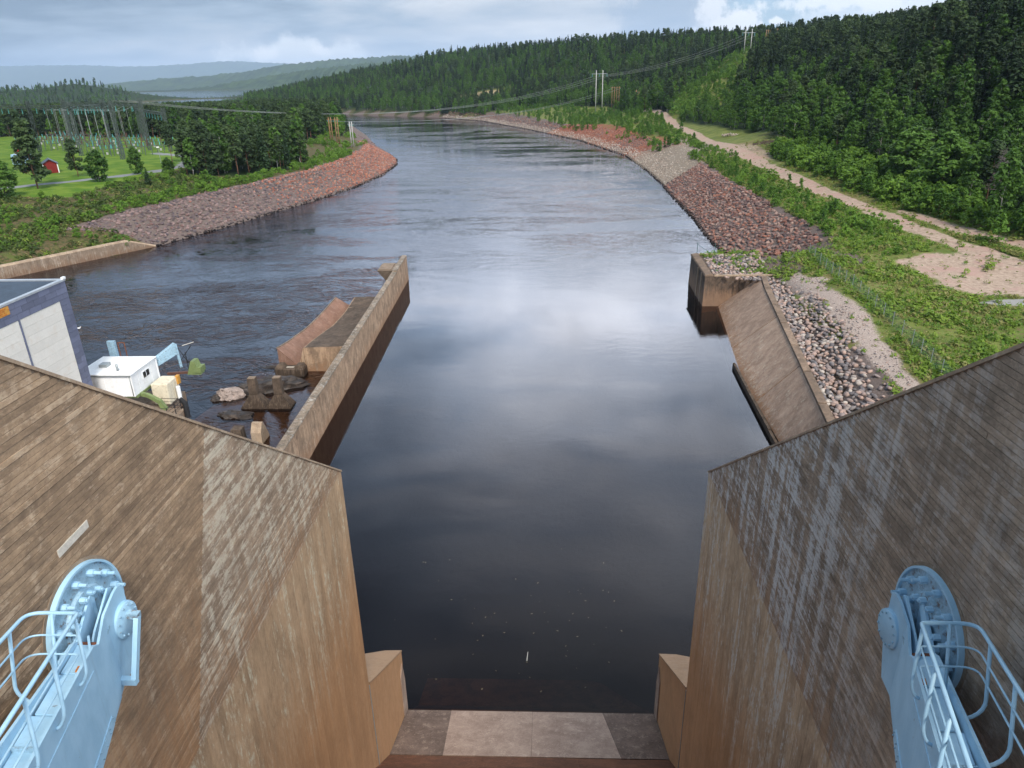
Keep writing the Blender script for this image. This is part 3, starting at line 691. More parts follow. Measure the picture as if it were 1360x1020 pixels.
# ------------------------------------------------------------------ radial gate arms and their anchors
def TRP(y): t = 7-y; return Vector((min(5.662-.379*t, 6.42), y, 24.492+.284*t))
def wid(y): return .435+.055*(7-y)
def dep(y): return 1.66+.181*(7-y)
PERP = Vector((0, .272, .962))
def gate_arm(s, label, has_lever):
    t = empty('gate_arm', (s*6.1, 8.95, 24.0)); inv = Matrix.Translation((-s*6.1, -8.95, -24.0)); kids = []
    tag(t, label, 'gate arm', 'pale blue radial gate arms')
    M = lambda p: (s*p[0], p[1], p[2])
    def add(mb, name, mt, sm=False, bv=0):
        mb.v = [M(p) for p in mb.v]; o = mb.build(name, mt, t, sm); kids.append(o)
        if bv: bevel(o, bv)
        return o
    def T(y, u=0., v=0.):               # u outward to the pier, v down (vertical)
        p = TRP(y); return (p.x+u, p.y, p.z-v)
    Y0, Y1 = 1.2, 8.62
    def slab(y0, y1, u0, u1, v0, v1, f0=1, f1=1):
        """box following the arm; v0 top, v1 bottom (below the top edge)"""
        m_ = MB()
        bot = [T(y0, u0, v1), T(y0, u1, v1), T(y1, u1, v1), T(y1, u0, v1)]; top = [T(y0, u0, v0), T(y0, u1, v0), T(y1, u1, v0), T(y1, u0, v0)]
        m_.hexa(bot, top); return m_
    # channel-side web: deep tapering plate
    ys = [Y0, 3, 5, 7, Y1]; wb = MB()
    prof = [(Y0, 0, dep(Y0)), (3, 0, dep(3)), (5, 0, dep(5)), (7, 0, dep(7)), (8.15, 0, dep(8.15)), (8.38, .10, dep(8.38)), (8.90, -.15, dep(8.9)), (9.30, -.39, 1.20), (9.44, -.46, .72), (9.55, -.44, .30)]
    n = len(prof); vs = []
    for du in (0, .045):
        for y_, a_, c_ in prof: vs += [T(y_, du, a_), T(y_, du, c_)]
    fs = []; h_ = 2*n
    for i in range(n-1):
        q = 2*i; fs += [(q, q+1, q+3, q+2), (h_+q, h_+q+2, h_+q+3, h_+q+1), (q, q+2, h_+q+2, h_+q), (q+1, h_+q+1, h_+q+3, q+3)]
    fs += [(0, h_, h_+1, 1), (2*n-2, 2*n-1, h_+2*n-1, h_+2*n-2)]
    wb.add(vs, fs); add(wb, 'side_web', M_BLUE)
    # pier-side web
    wb = MB(); poly = []
    for y in ys: poly.append(T(y, wid(y)-.02, dep(y)*.8))
    poly += [T(9.10, .27, 1.0), T(9.20, .27, -.36), T(9.12, .27, -.43), T(8.4, wid(8.4)-.02, .07), T(8.2, wid(8.2)-.02, 0), T(7, wid(7)-.02, 0), T(4, wid(4)-.02, 0), T(Y0, wid(Y0)-.02, 0)]
    n = len(poly); wb.add(poly+[(p[0]+.045, p[1], p[2]) for p in poly], [tuple(range(n)), tuple(reversed(range(n, 2*n)))]+[(i, (i+1) % n, n+(i+1) % n, n+i) for i in range(n)])
    add(wb, 'outer_web', M_BLUE)
    # middle fin at the trunnion
    fn = MB(); poly = [T(8.40, .12, .25), T(9.38, .12, .3), T(9.44, .12, -.44), T(9.36, .12, -.46), T(8.66, .12, .02), T(8.40, .12, .14)]
    n = len(poly); fn.add(poly+[(p[0]+.035, p[1], p[2]) for p in poly], [tuple(range(n)), tuple(reversed(range(n, 2*n)))]+[(i, (i+1) % n, n+(i+1) % n, n+i) for i in range(n)])
    add(fn, 'middle_fin', M_BLUE)
    # sloping bearing plates between the fins
    for u0, u1 in ((.05, .117), (.155, .265)):
        bp_ = MB(); a, c = T(8.45, u0, .34), T(9.30, u0, -.10); a2, c2 = T(8.45, u1, .34), T(9.30, u1, -.10)
        top = [a, a2, c2, c]; bp_.hexa([(p[0], p[1], p[2]-.05) for p in top], top); add(bp_, 'bearing_plate', M_BLUEDK)
        for j in range(5):
            f = (j+.6)/5.4; p = Vector(a).lerp(Vector(c), f).lerp(Vector(a2).lerp(Vector(c2), f), .5 + (.2 if j % 2 else -.2))
            b_ = MB(); b_.tube([p, p+Vector((0, .0, .045))], .018, 6); add(b_, 'bolt_head', M_BLUEDK)
    sd_ = MB(); sd_.bar(T(8.50, .19, .02), T(8.22, .10, .10), .035, .02); add(sd_, 'stay_bar', M_BLUE)
    # rusty gap at the end of the walkway
    rg = slab(8.36, 8.44, .046, wid(8.4)-.02, .10, .16); add(rg, 'rusty_gap_plate', M_RUST)
    # walkway trough: stepped floor plates
    yy = [8.35, 7.55, 6.62, 6.02, 5.2, 4.0, Y0]; drop = [.10, .125, .155, .24, .255, .30]
    for j in range(6):
        add(slab(yy[j+1]+.008, yy[j], .046, wid(yy[j])-.022, drop[j], drop[j]+.03), 'walkway_plate', M_BLUE)
    for y_, d0, d1 in ((6.02, .155, .25),):
        add(slab(y_-.03, y_+.0, .046, wid(y_)-.022, d0, d1+.02), 'step_riser', M_BLUEDK)
    # belly and cross walls
    bl = MB(); bl.hexa([T(Y0, .0, dep(Y0)+.02), T(Y0, wid(Y0)+.02, dep(Y0)*.8+.02), T(Y1, wid(Y1)+.02, dep(Y1)*.8+.02), T(Y1, .0, dep(Y1)+.02)],
                       [T(Y0, .0, dep(Y0)-.02), T(Y0, wid(Y0)+.02, dep(Y0)*.8-.02), T(Y1, wid(Y1)+.02, dep(Y1)*.8-.02), T(Y1, .0, dep(Y1)-.02)])
    add(bl, 'bottom_flange', M_BLUE)
    # raised flange line and lower splice strip on the channel side
    fl = MB(); fl.hexa([T(Y0, -.012, .56), T(Y0, -.001, .56), T(7.9, -.001, .30), T(7.9, -.012, .30)], [T(Y0, -.012, .50), T(Y0, -.001, .50), T(7.9, -.001, .285), T(7.9, -.012, .285)])
    add(fl, 'weld_seam', M_BLUE)
    sp = MB(); sp.hexa([T(Y0, -.016, dep(Y0)), T(Y0, -.001, dep(Y0)), T(8.0, -.001, dep(8.0)), T(8.0, -.016, dep(8.0))], [T(Y0, -.016, dep(Y0)-.62), T(Y0, -.001, dep(Y0)-.62), T(8.0, -.001, dep(8.0)-.18), T(8.0, -.016, dep(8.0)-.18)])
    add(sp, 'splice_plate', M_BLUE)
    y = 8.0
    while y > 4.2:
        for off in (.07, .13+.10*(8-y)):
            p = Vector(T(y, -.017, dep(y)-off)); b_ = MB(); b_.tube([p, p+Vector((-.022, 0, 0))], [.016, .012], 6); add(b_, 'rivet', M_BLUEDK)
        y -= .25
    # pin cover with ring of bolts
    PY, PZ = 9.36, 23.62
    pc = MB(); pc.tube([(6.60, PY, PZ), (6.40, PY, PZ)], .325, 32); add(pc, 'pin_housing', M_BLUE, 'auto')
    pc = MB(); pc.tube([(6.415, PY, PZ), (6.365, PY, PZ), (6.35, PY, PZ)], [.315, .315, .295], 36); add(pc, 'pin_cover', M_BLUE, 'auto')
    for j in range(12):
        a = j*math.pi/6+.2; p = Vector((6.351, PY+.262*math.cos(a), PZ+.262*math.sin(a)))
        b_ = MB(); b_.tube([p, p+Vector((-.022, 0, 0))], .017, 6); add(b_, 'cover_bolt', M_BLUEDK)
    if has_lever:
        lv = MB(); lv.bar((6.20, 9.40, 23.66), (6.14, 8.84, 22.80), .08, .11); add(lv, 'indicator_lever', M_BLUE)
        lv = MB(); lv.box(6.10, 6.42, 8.78, 8.88, 22.72, 22.84); add(lv, 'lever_foot', M_BLUE)
        lv = MB(); lv.bar((6.36, 9.40, 23.70), (6.16, 9.40, 23.68), .12, .10); add(lv, 'lever_hub', M_BLUEDK)
    # orange rust lump on the walkway
    og = slab(7.58, 7.72, .06, .13, .075, .12); add(og, 'rust_lump', M_ORANGE)
    # handrail: three rails round the end of the walkway on bent posts
    def RP(y, u, h): return Vector(T(y, u, 0)) + PERP*h
    inner, outer = -.03, lambda y: wid(y)+.30
    def loop(h, yend, r, rad, name):
        ue = outer(yend)
        raw = [RP(Y0, inner, h), RP(yend, inner, h), RP(yend-.0, ue-.0, h), RP(Y0, outer(Y0), h)]
        pts = [raw[0]]
        for a, b_, c, rd in ((raw[0], raw[1], raw[2], .06), (raw[1], raw[2], raw[3], .26)):
            d0 = (a-b_).normalized(); d1 = (c-b_).normalized()
            for q in range(7):
                f = q/6; pts.append((b_+d0*rd*(1-f)).lerp(b_+d1*rd*f, f) if False else b_+d0*rd*(1-f)**2+d1*rd*f**2)
        pts.append(raw[3]); m_ = MB(); m_.tube(pts, r, 10); add(m_, name, M_BLUE, True)
    loop(.86, 7.50, .027, .2, 'top_rail'); loop(.56, 7.44, .014, .2, 'mid_rail'); loop(.30, 7.40, .014, .2, 'mid_rail')
    def post(y, outside):
        if outside is None:
            pts = [RP(7.47, .10+.24, .86), Vector(T(7.40, .34, .11))]
        elif outside:
            u = outer(y); pts = [RP(y, u, .86), RP(y, u, .12)] + [Vector(T(y, wid(y)+.01+.29*math.cos(a), 0))+PERP*(.10-.25*math.sin(a)) for a in (.2, .5, .8, 1.1, 1.35, 1.57)]
        else:
            pts = [RP(y, inner, .86), RP(y, inner-.10, .14)] + [Vector(T(y, -.13*math.cos(a), 0))+PERP*(.10-.24*math.sin(a)) for a in (.2, .5, .8, 1.1, 1.35, 1.57)]
        m_ = MB(); m_.tube(pts, .024, 8); add(m_, 'rail_post', M_BLUE, True)
    for y in (7.36, 6.40, 5.5, 4.6, 3.7): post(y, False)
    for y in (6.95, 6.05, 5.15, 4.2): post(y, True)
    post(0, None)
    for o in kids: o.matrix_parent_inverse = inv
    return t
gate_arm(-1, 'pale blue gate arm with indicator lever beside its pin cover, on left pier', True)
gate_arm(1, 'pale blue gate arm with plain round pin cover, on right pier', False)
def anchor(s, label):
    cy, cz = 9.03, 23.93; t = empty('trunnion_anchor', (s*W, cy, cz)); inv = Matrix.Translation((-s*W, -cy, -cz)); kids = []
    tag(t, label, 'trunnion anchor', 'round gate anchor plates on the piers')
    def ring(x0, x1, r, name, mt, r2=None):
        m_ = MB(); m_.tube([(s*x0, cy, cz), (s*x1, cy, cz)], [r, r2 or r], 48); kids.append(m_.build(name, mt, t, 'auto')); return kids[-1]
    ring(W+.02, W-.012, 1.02, 'grout_ring', M_BODY)
    ring(W+.01, W-.05, .92, 'anchor_plate', M_BLUEDK)
    m_ = MB(); n = 56; prof = [(W-.0, .955), (W-.10, .955), (W-.10, .915), (W-.045, .910)]
    vs = []; fs = []
    for x, r in prof:
        for j in range(n): a = 2*math.pi*j/n; vs.append((s*x, cy+r*math.cos(a), cz+r*math.sin(a)))
    for i in range(3):
        for j in range(n): fs.append((i*n+j, i*n+(j+1) % n, (i+1)*n+(j+1) % n, (i+1)*n+j))
    m_.add(vs, fs); kids.append(m_.build('plate_rim', M_BLUE, t, 'auto'))
    ring(W-.05, W-.11, .56, 'hub_flange', M_BLUEDK, .54)
    def bolt(a, r, x, L, k):
        p = Vector((s*x, cy+r*math.cos(a), cz+r*math.sin(a))); d = Vector((-s, 0, 0))
        b_ = MB(); b_.tube([p, p+d*.055*k], .062*k, 6); b_.tube([p+d*.055*k, p+d*.11*k], .060*k, 6); b_.tube([p+d*.11*k, p+d*(.11+L)*k], .030*k, 8)
        kids.append(b_.build('anchor_bolt', M_BLUE, t, 'auto'))
    for j in range(12): bolt(j*math.pi/6+.12, .755, W-.05, .12, 1)
    for j in range(14): bolt(j*math.pi/7, .47, W-.11, .03, .85)
    for o in kids: o.matrix_parent_inverse = inv
anchor(-1, 'round bolted steel anchor plate on the left pier face'); anchor(1, 'round bolted steel anchor plate on the right pier face')

# ------------------------------------------------------------------ training wall in the river
def training_wall():
    t = empty('training_wall', (-21, 52, 0)); inv = Matrix.Translation((21, -52, 0)); kids = []
    tag(t, 'long tan concrete training wall with speckled top running out into river', 'wall')
    A, B = Vector((-20.05, 28, 0)), Vector((-22.72, 121.3, 0)); d = (B-A).normalized(); nrm = Vector((-d.y, d.x, 0))   # nrm to the left
    def P(s_, o, z): p = A+d*s_+nrm*o; return (p.x, p.y, z)
    L = (B-A).length; cuts = [0, 22, 42, 62, L-10.5, L]
    for a, b in zip(cuts[:-1], cuts[1:]):
        m_ = MB(); g = .012; top = 4.02 if b < L else 4.22
        m_.hexa([P(a+g, -.12, -4), P(b-g, -.12, -4), P(b-g, 1.6, -4), P(a+g, 1.6, -4)], [P(a+g, .06, top-.10), P(b-g, .06, top-.10), P(b-g, .80, top-.10), P(a+g, .80, top-.10)]); kids.append(m_.build('wall_section', M_TW, t))
        m_ = MB(); m_.hexa([P(a+g, .03, top-.095), P(b-g, .03, top-.095), P(b-g, .83, top-.095), P(a+g, .83, top-.095)], [P(a+g, .05, top+.03), P(b-g, .05, top+.03), P(b-g, .82, top+.03), P(a+g, .82, top+.03)])
        kids.append(m_.build('wall_coping', M_TWTOP, t))
    m_ = MB(); a, b = L-10.0, L-5.2
    m_.hexa([P(a+1.2, .84, 1.6), P(b-.8, .84, 1.6), P(b-.8, 1.9, 1.6), P(a+1.2, 1.9, 1.6)], [P(a, .84, 4.1), P(b, .84, 4.1), P(b, 3.3, 4.1), P(a, 3.3, 4.1)]); kids.append(m_.build('side_corbel', M_BANKWALL, t))
    m_ = MB(); m_.hexa([P(a+.3, 1.10, 4.105), P(b-.3, 1.10, 4.105), P(b-.3, 3.0, 4.105), P(a+.3, 3.0, 4.105)], [P(a+.3, 1.10, 4.25), P(b-.3, 1.10, 4.25), P(b-.3, 3.0, 4.25), P(a+.3, 3.0, 4.25)]); kids.append(m_.build('corbel_cap', M_BANKWALL, t))
    for o in kids: o.matrix_parent_inverse = inv
training_wall()
def ruled(name, rowsL, rowsR, mt, parent, thick=None):
    """strip surface between two polylines, closed downwards to z = -1.5"""
    n = len(rowsL); mb = MB()
    vs = [*rowsL, *rowsR, *[(x, y, -1.5) for x, y, z in rowsL], *[(x, y, -1.5) for x, y, z in rowsR]]
    fs = []
    for i in range(n-1):
        fs += [(i, i+1, n+i+1, n+i), (2*n+i, 3*n+i, 3*n+i+1, 2*n+i+1), (i, 2*n+i, 2*n+i+1, i+1), (n+i, n+i+1, 3*n+i+1, 3*n+i)]
    fs += [(0, n, 3*n, 2*n), (n-1, 3*n-1, 4*n-1, 2*n-1)]
    mb.add(vs, fs); return mb.build(name, mt, parent)
def deflector():
    t = empty('log_flume', (-27, 79, 0)); inv = Matrix.Translation((27, -79, 0)); kids = []
    tag(t, 'curved V shaped concrete flume with rust brown flank beside the training wall', 'flume')
    u = np.linspace(0, 1, 13)
    yy = 78.6+u*20.6
    xo = np.interp(u, [0, .3, .6, 1], [-30.9, -30.75, -30.1, -29.25]); zo = np.interp(u, [0, .2, .45, .7, 1], [3.0, 2.45, 2.2, 2.5, 3.25])
    xi = np.interp(u, [0, .25, .5, .75, 1], [-28.6, -28.55, -28.5, -28.1, -27.2]); zi = np.interp(u, [0, .3, .6, 1], [.75, .6, .9, 1.9])
    kids.append(ruled('flume_flank', list(zip(xo, yy, zo)), list(zip(xi, yy, zi)), M_REDCON, t))
    ed = MB(); ed.tube([(a-.02, b, c+.03) for a, b, c in zip(xo, yy, zo)], .09, 4); kids.append(ed.build('flank_edge', M_BANKWALL, t))
    xr = np.interp(u, [0, .2, .45, .7, 1], [-27.75, -27.75, -27.4, -26.9, -26.6]); zr = np.interp(u, [0, .2, .5, .75, 1], [3.0, 2.65, 2.2, 2.45, 3.2])
    x2 = np.interp(u, [0, 1], [-22.9, -23.4]); z2 = zr*.35+2.1
    kids.append(ruled('flume_block', list(zip(xr, yy+.1, zr)), list(zip(x2, yy+.1, z2)), M_TW, t))
    tp = MB(); n_ = len(xr); tp.add([*zip(xr+.12, yy+.15, zr+.02), *zip(x2, yy+.15, z2+.02)], [(i, i+1, n_+i+1, n_+i) for i in range(n_-1)]); kids.append(tp.build('dark_block_top', M_DARKCON, t))
    xb = np.interp(u, [0, .25, .5, .75, 1], [-28.55, -28.45, -28.4, -28.0, -27.1])+.02; zb = zi-.02
    kids.append(ruled('flume_ridge_face', list(zip(xb, yy, zb)), list(zip(xr-.03, yy, zr-.03)), M_TW, t))
    for j in range(5):
        i = 2+2*j; rb = MB(); rb.bar((xr[i]+.1, yy[i], zr[i]+.03), (xr[i]+2.6, yy[i]+.3, zr[i]+.10), .22, .05); kids.append(rb.build('pale_drip_edge', M_BANKWALL, t))
    for o in kids: o.matrix_parent_inverse = inv
deflector()
def pedestal():
    t = MB(); t.box(-31.0, -27.5, 77.0, 78.5, -1.2, .95); o = t.build('bearing_block', M_DARKCON); bevel(o, .1)
    tag(o, 'dark wet bearing block in front of the V shaped flume', 'concrete block')
    for x in (-30.4, -28.1):
        l = MB(); l.hexa([(x-.55, 77.1, .95), (x+.55, 77.1, .95), (x+.55, 78.4, .95), (x-.55, 78.4, .95)], [(x-.3, 77.3, 1.35), (x+.3, 77.3, 1.35), (x+.3, 78.3, 1.35), (x-.3, 78.3, 1.35)]); l.build('bearing_lump', M_DARKCON, o)
    for y in (77.5, 77.75):
        l = MB(); l.box(-29.7, -28.8, y, y+.06, .953, .99); l.build('white_rail', M_PATCH, o)
pedestal()
def pillar(x, y, label, h):
    t = empty('bridge_pillar', (x, y, 0)); tag(t, label, 'concrete pillar', 'old pillar stubs standing in the shallow water')
    b = MB(); b.hexa([(-1.35, -.75, -1.2), (1.35, -.75, -1.2), (1.35, 1.0, -1.2), (-1.35, 1.0, -1.2)], [(-1.35, -.75, .12), (1.35, -.75, .12), (1.35, 1.0, .12), (-1.35, 1.0, .12)])
    b.hexa([(-1.33, -.73, .12), (1.33, -.73, .12), (1.33, .98, .12), (-1.33, .98, .12)], [(-.45, -.30, 1.45), (.5, -.30, 1.45), (.5, .5, 1.45), (-.45, .5, 1.45)]); b.build('flared_foot', M_DARKCON, t)
    b = MB(); b.hexa([(-.44, -.29, 1.45), (.48, -.29, 1.45), (.48, .48, 1.45), (-.44, .48, 1.45)], [(-.40, -.28, h), (.42, -.28, h), (.42, .44, h), (-.40, .44, h)]); o = b.build('shaft', M_DARKCON, t); bevel(o, .04)
    b = MB(); b.box(-.36, .38, -.24, .40, h+.003, h+.06); b.build('shaft_top', M_BANKWALL, t)
pillar(-30.2, 68.7, 'flared concrete pillar stub in shallow water, the one farther from the wall', 3.3)
pillar(-27.5, 68.7, 'flared concrete pillar stub in shallow water, next to the training wall', 3.35)
b = MB(); b.hexa([(-29.5, 60.2, -1), (-28.3, 60.2, -1), (-28.3, 61.4, -1), (-29.5, 61.4, -1)], [(-29.4, 60.3, 1.4), (-28.4, 60.3, 1.4), (-28.4, 61.3, 1.4), (-29.4, 61.3, 1.4)])
o = b.build('bollard_stub', M_DARKCON); bevel(o, .06); tag(o, 'short dark square stub just behind the left pier top', 'concrete stub')
b = MB(); b.prism([(60.0, -1), (61.9, -1), (61.9, 0.2), (60.9, 2.0), (60.6, 2.0), (60.0, 1.2)], -27.3, -26.3, axis='x')
o = b.build('pale_fin', M_COPE); tag(o, 'pale pointed concrete fin between dark stub and training wall', 'concrete fin')
sl = MB(); sl.hexa([(-38, 60, -1.4), (-22, 60, -1.4), (-23.2, 112, -1.4), (-29, 112, -1.4)], [(-37, 60, -.38), (-22, 60, -.38), (-23.2, 110, -.30), (-29, 110, -.42)])
o = sl.build('submerged_apron', simple('submerged_silt', (.20,.15,.105), .4, .5, .95, dirt=(.07,.05,.035))); tag(o, kind='structure')

def rock(name, c, r, seed, mt, sub=4, rough=.34):
    g = random.Random(seed); bm = bmesh.new(); bmesh.ops.create_icosphere(bm, subdivisions=sub, radius=1)
    planes = [(Vector((g.gauss(0, 1), g.gauss(0, 1), g.gauss(0, 1))).normalized(), g.uniform(.62, .95)) for _ in range(13)]
    o1 = Vector((g.uniform(-9, 9), g.uniform(-9, 9), g.uniform(-9, 9)))
    from mathutils import noise
    for v in bm.verts:
        p = v.co.copy()
        for n_, d_ in planes:
            e = p.dot(n_)-d_
            if e > 0: p -= n_*e*.85
        p *= 1+rough*.9*noise.noise(p*1.6+o1)+rough*.55*noise.noise(p*4+o1)+rough*.3*noise.noise(p*9+o1)
        v.co = Vector((p.x*r[0], p.y*r[1], p.z*r[2]))
    me = bpy.data.meshes.new(name); bm.to_mesh(me); bm.free(); me.materials.append(mt)
    me.polygons.foreach_set('use_smooth', [True]*len(me.polygons)); me.set_sharp_from_angle(angle=math.radians(28))
    o = bpy.data.objects.new(name, me); o.location = c; return link(o)
M_WETROCK = simple('wet_dark_rock', (.030,.023,.020), .5, .8, .6, .35, dirt=(.095,.070,.055), bmp=.8)
M_PALEROCK = simple('pale_dry_rock', (.27,.215,.19), .4, 1.6, .8, dirt=(.055,.042,.036), bmp=.8)
r = rock('boulder', (-30.3, 73.8, -.1), (4.2, 2.1, 1.35), 3, M_WETROCK); r.rotation_euler.z = .45; tag(r, 'long dark wet rock ledge behind the pillar stubs', 'rock')
r = rock('boulder', (-34.0, 71.4, .1), (1.7, 1.25, 1.0), 8, M_PALEROCK); r.rotation_euler.z = .4; tag(r, 'pale dry boulder at the river end of rock ledge', 'rock')
r = rock('boulder', (-35.3, 70.4, -.1), (.75, .7, .6), 12, M_WETROCK); tag(r, 'small dark boulder at the outer tip beside pale boulder', 'rock')
r = rock('boulder', (-31.6, 66.5, -.15), (2.2, 1.0, .6), 17, M_WETROCK); r.rotation_euler.z = -.1; tag(r, 'low flat wet rock in front of the pillar feet', 'rock')
r = rock('boulder', (-33.0, 80.2, -.25), (1.9, .6, .45), 21, M_WETROCK); tag(r, 'thin dark rock awash beside the bearing block', 'rock')

# ------------------------------------------------------------------ right abutment: sloping apron, end wall, kerb
def abutment():
    t = empty('river_abutment', (28, 90, 0)); inv = Matrix.Translation((-28, -90, 0)); kids = []
    tag(t, 'concrete river abutment with sloping apron and dark square end wall', 'abutment')
    def add(mb, n, mt, bv=0):
        o = mb.build(n, mt, t); kids.append(o)
        if bv: bevel(o, bv)
    b = MB(); b.hexa([(24.6, 104.0, -4), (33.5, 104.0, -4), (36, 118.6, -4), (25.0, 117.6, -4)], [(24.75, 104.0, 4.55), (33.5, 104.0, 4.55), (36, 116.4, 4.55), (25.3, 117.6, 4.55)]); add(b, 'end_wall', M_ABUT)
    b = MB(); b.hexa([(24.62, 103.9, 4.553), (26.0, 103.9, 4.553), (26.5, 117.9, 4.553), (25.15, 117.9, 4.553)], [(24.75, 104.0, 4.82), (25.7, 104.0, 4.95), (26.3, 117.8, 4.95), (25.3, 117.8, 4.82)]); add(b, 'end_wall_cap', M_KERB, .05)
    b = MB(); b.box(26.05, 36.3, 103.97, 104.25, 4.556, 4.78); add(b, 'front_kerb', M_COPE)
    b = MB(); b.hexa([(26.5, 117.4, 4.556), (36.2, 116.2, 4.556), (36.2, 116.7, 4.556), (26.5, 117.9, 4.556)], [(26.5, 117.4, 4.85), (36.2, 116.2, 4.85), (36.2, 116.7, 4.85), (26.5, 117.9, 4.85)]); add(b, 'rear_kerb', M_COPE)
    for y in (106.5, 109.6): 
        b = MB(); x = 24.62+(y-104)*.03; b.hexa([(x-.10, y, -3), (x+.1, y, -3), (x+.1, y+.35, -3), (x-.10, y+.35, -3)], [(x+.02, y, 4.5), (x+.25, y, 4.5), (x+.25, y+.35, 4.5), (x+.02, y+.35, 4.5)]); add(b, 'pale_rib', M_COPE)
    # warped apron: vertical upstream, laid back downstream; panels with recessed joints
    def lo(v): return Vector((np.interp(v, [0, .5, 1], [26.75, 23.75, 22.35]), np.interp(v, [0, .5, 1], [103.95, 79, 50]), np.interp(v, [0, .5, 1], [-.25, -.1, .35])))
    def hi(v): return Vector((np.interp(v, [0, .06, 1], [32.85, 31.9, 23.9]), np.interp(v, [0, .06, 1], [103.95, 100.6, 50]), 4.62))
    js = [0, .36, .66, 1.0]
    for a, c in zip(js[:-1], js[1:]):
        for f0, f1 in ((0, 1),):
            mb = MB(); n = 10; vs = []; g = .0018
            for i in range(n+1):
                v = a+g+(c-a-2*g)*i/n; L, H_ = lo(v), hi(v)
                for f in (f0, f1): vs.append(tuple(L.lerp(H_, f)))
            off = [(x+1.2, y, z-1.6) for x, y, z in vs]
            k_ = len(vs); fs = []
            for i in range(n):
                q = 2*i; fs += [(q, q+1, q+3, q+2), (k_+q, k_+q+2, k_+q+3, k_+q+1), (q, q+2, k_+q+2, k_+q), (q+1, k_+q+1, k_+q+3, q+3)]
            fs += [(0, k_, k_+1, 1), (2*n, 2*n+1, k_+2*n+1, k_+2*n)]
            mb.add(vs+off, fs); add(mb, 'apron_panel', M_APRON)
    toe = MB(); n = 12
    ls = [lo(i/n) for i in range(n+1)]; toe.add([(p.x, p.y, p.z-.05) for p in ls]+[(p.x+.1, p.y, -4) for p in ls]+[(p.x+2.5, p.y, -4) for p in ls], [(i, i+1, n+2+i, n+1+i) for i in range(n)]+[(n+1+i, n+2+i, 2*n+3+i, 2*n+2+i) for i in range(n)])
    add(toe, 'apron_toe', M_DARKCON)
    # kerb along the top edge, in lengths
    vk = [0.02, .14, .28, .42, .56, .70, .84, 1.0]
    for a, c in zip(vk[:-1], vk[1:]):
        p, q = hi(a), hi(c-.004); d = (q-p).normalized(); o_ = Vector((-d.y, d.x, 0))
        if o_.x < 0: o_ = -o_
        mb = MB(); mb.hexa([(p.x, p.y, 3.9), (p.x+o_.x*.75, p.y+o_.y*.75, 3.9), (q.x+o_.x*.75, q.y+o_.y*.75, 3.9), (q.x, q.y, 3.9)][::1], [(p.x-.02, p.y, 4.90), (p.x+o_.x*.75, p.y+o_.y*.75, 4.90), (q.x+o_.x*.75, q.y+o_.y*.75, 4.90), (q.x-.02, q.y, 4.90)])
        add(mb, 'kerb_length', M_KERB, .03)
    # backfill body under the stones so nothing is hollow
    bf = MB(); bf.hexa([(33.2, 103.9, -2), (37, 103.9, -2), (27.6, 50, -2), (24.2, 50, -2)][::-1], [(33.2, 103.9, 4.42), (37, 103.9, 4.42), (27.6, 50, 4.42), (24.2, 50, 4.42)][::-1]); add(bf, 'backfill', M_DARKCON)
    # low outer guide wall at the foot, upstream part
    g0 = [(23.5, 79.5), (23.1, 72), (22.6, 62), (22.2, 55), (21.9, 48)]
    for (x0, y0), (x1, y1) in zip(g0[:-1], g0[1:]):
        mb = MB(); mb.hexa([(x0-.28, y0, -3), (x0, y0, -3), (x1, y1+.01, -3), (x1-.28, y1+.01, -3)][::-1], [(x0-.28, y0, .55), (x0, y0, .55), (x1, y1+.01, .62), (x1-.28, y1+.01, .62)][::-1]); add(mb, 'guide_wall', M_DARKCON)
    for o in kids: o.matrix_parent_inverse = inv
abutment()
# retaining wall on the left bank
def bank_wall():
    t = empty('bank_wall', (-98, 124, 0)); inv = Matrix.Translation((98, -124, 0)); kids = []
    tag(t, 'low stained concrete wall along the water below the grassy left bank', 'wall')
    pts = [Vector((-128, 68, 0)), Vector((-115.2, 92, 0)), Vector((-106.8, 107.6, 0)), Vector((-98.3, 123.3, 0)), Vector((-92, 134.6, 0)), Vector((-86.0, 145.6, 0)), Vector((-83.0, 150.8, 0))]
    for i, (a, b) in enumerate(zip(pts[:-1], pts[1:])):
        d = (b-a).normalized(); nl = Vector((-d.y, d.x, 0)); z0, z1 = 2.5, (2.5 if i < 5 else .35)
        Q = lambda p, o_, z: (p.x+nl.x*o_, p.y+nl.y*o_, z)
        e = d*.01
        mb = MB(); mb.hexa([Q(a+e, -.05, -4), Q(b-e, -.05, -4), Q(b-e, 1.3, -4), Q(a+e, 1.3, -4)], [Q(a+e, .0, z0-.32), Q(b-e, .0, z1-.32), Q(b-e, 1.3, z1-.32), Q(a+e, 1.3, z0-.32)]); kids.append(mb.build('wall_section', M_BANKWALL, t))
        mb = MB(); mb.hexa([Q(a+e, .06, z0-.318), Q(b-e, .06, z1-.318), Q(b-e, 1.0, z1-.318), Q(a+e, 1.0, z0-.318)], [Q(a+e, .16, z0), Q(b-e, .16, z1), Q(b-e, .95, z1), Q(a+e, .95, z0)]); kids.append(mb.build('wall_coping', M_COPE, t))
    for o in kids: o.matrix_parent_inverse = inv
bank_wall()
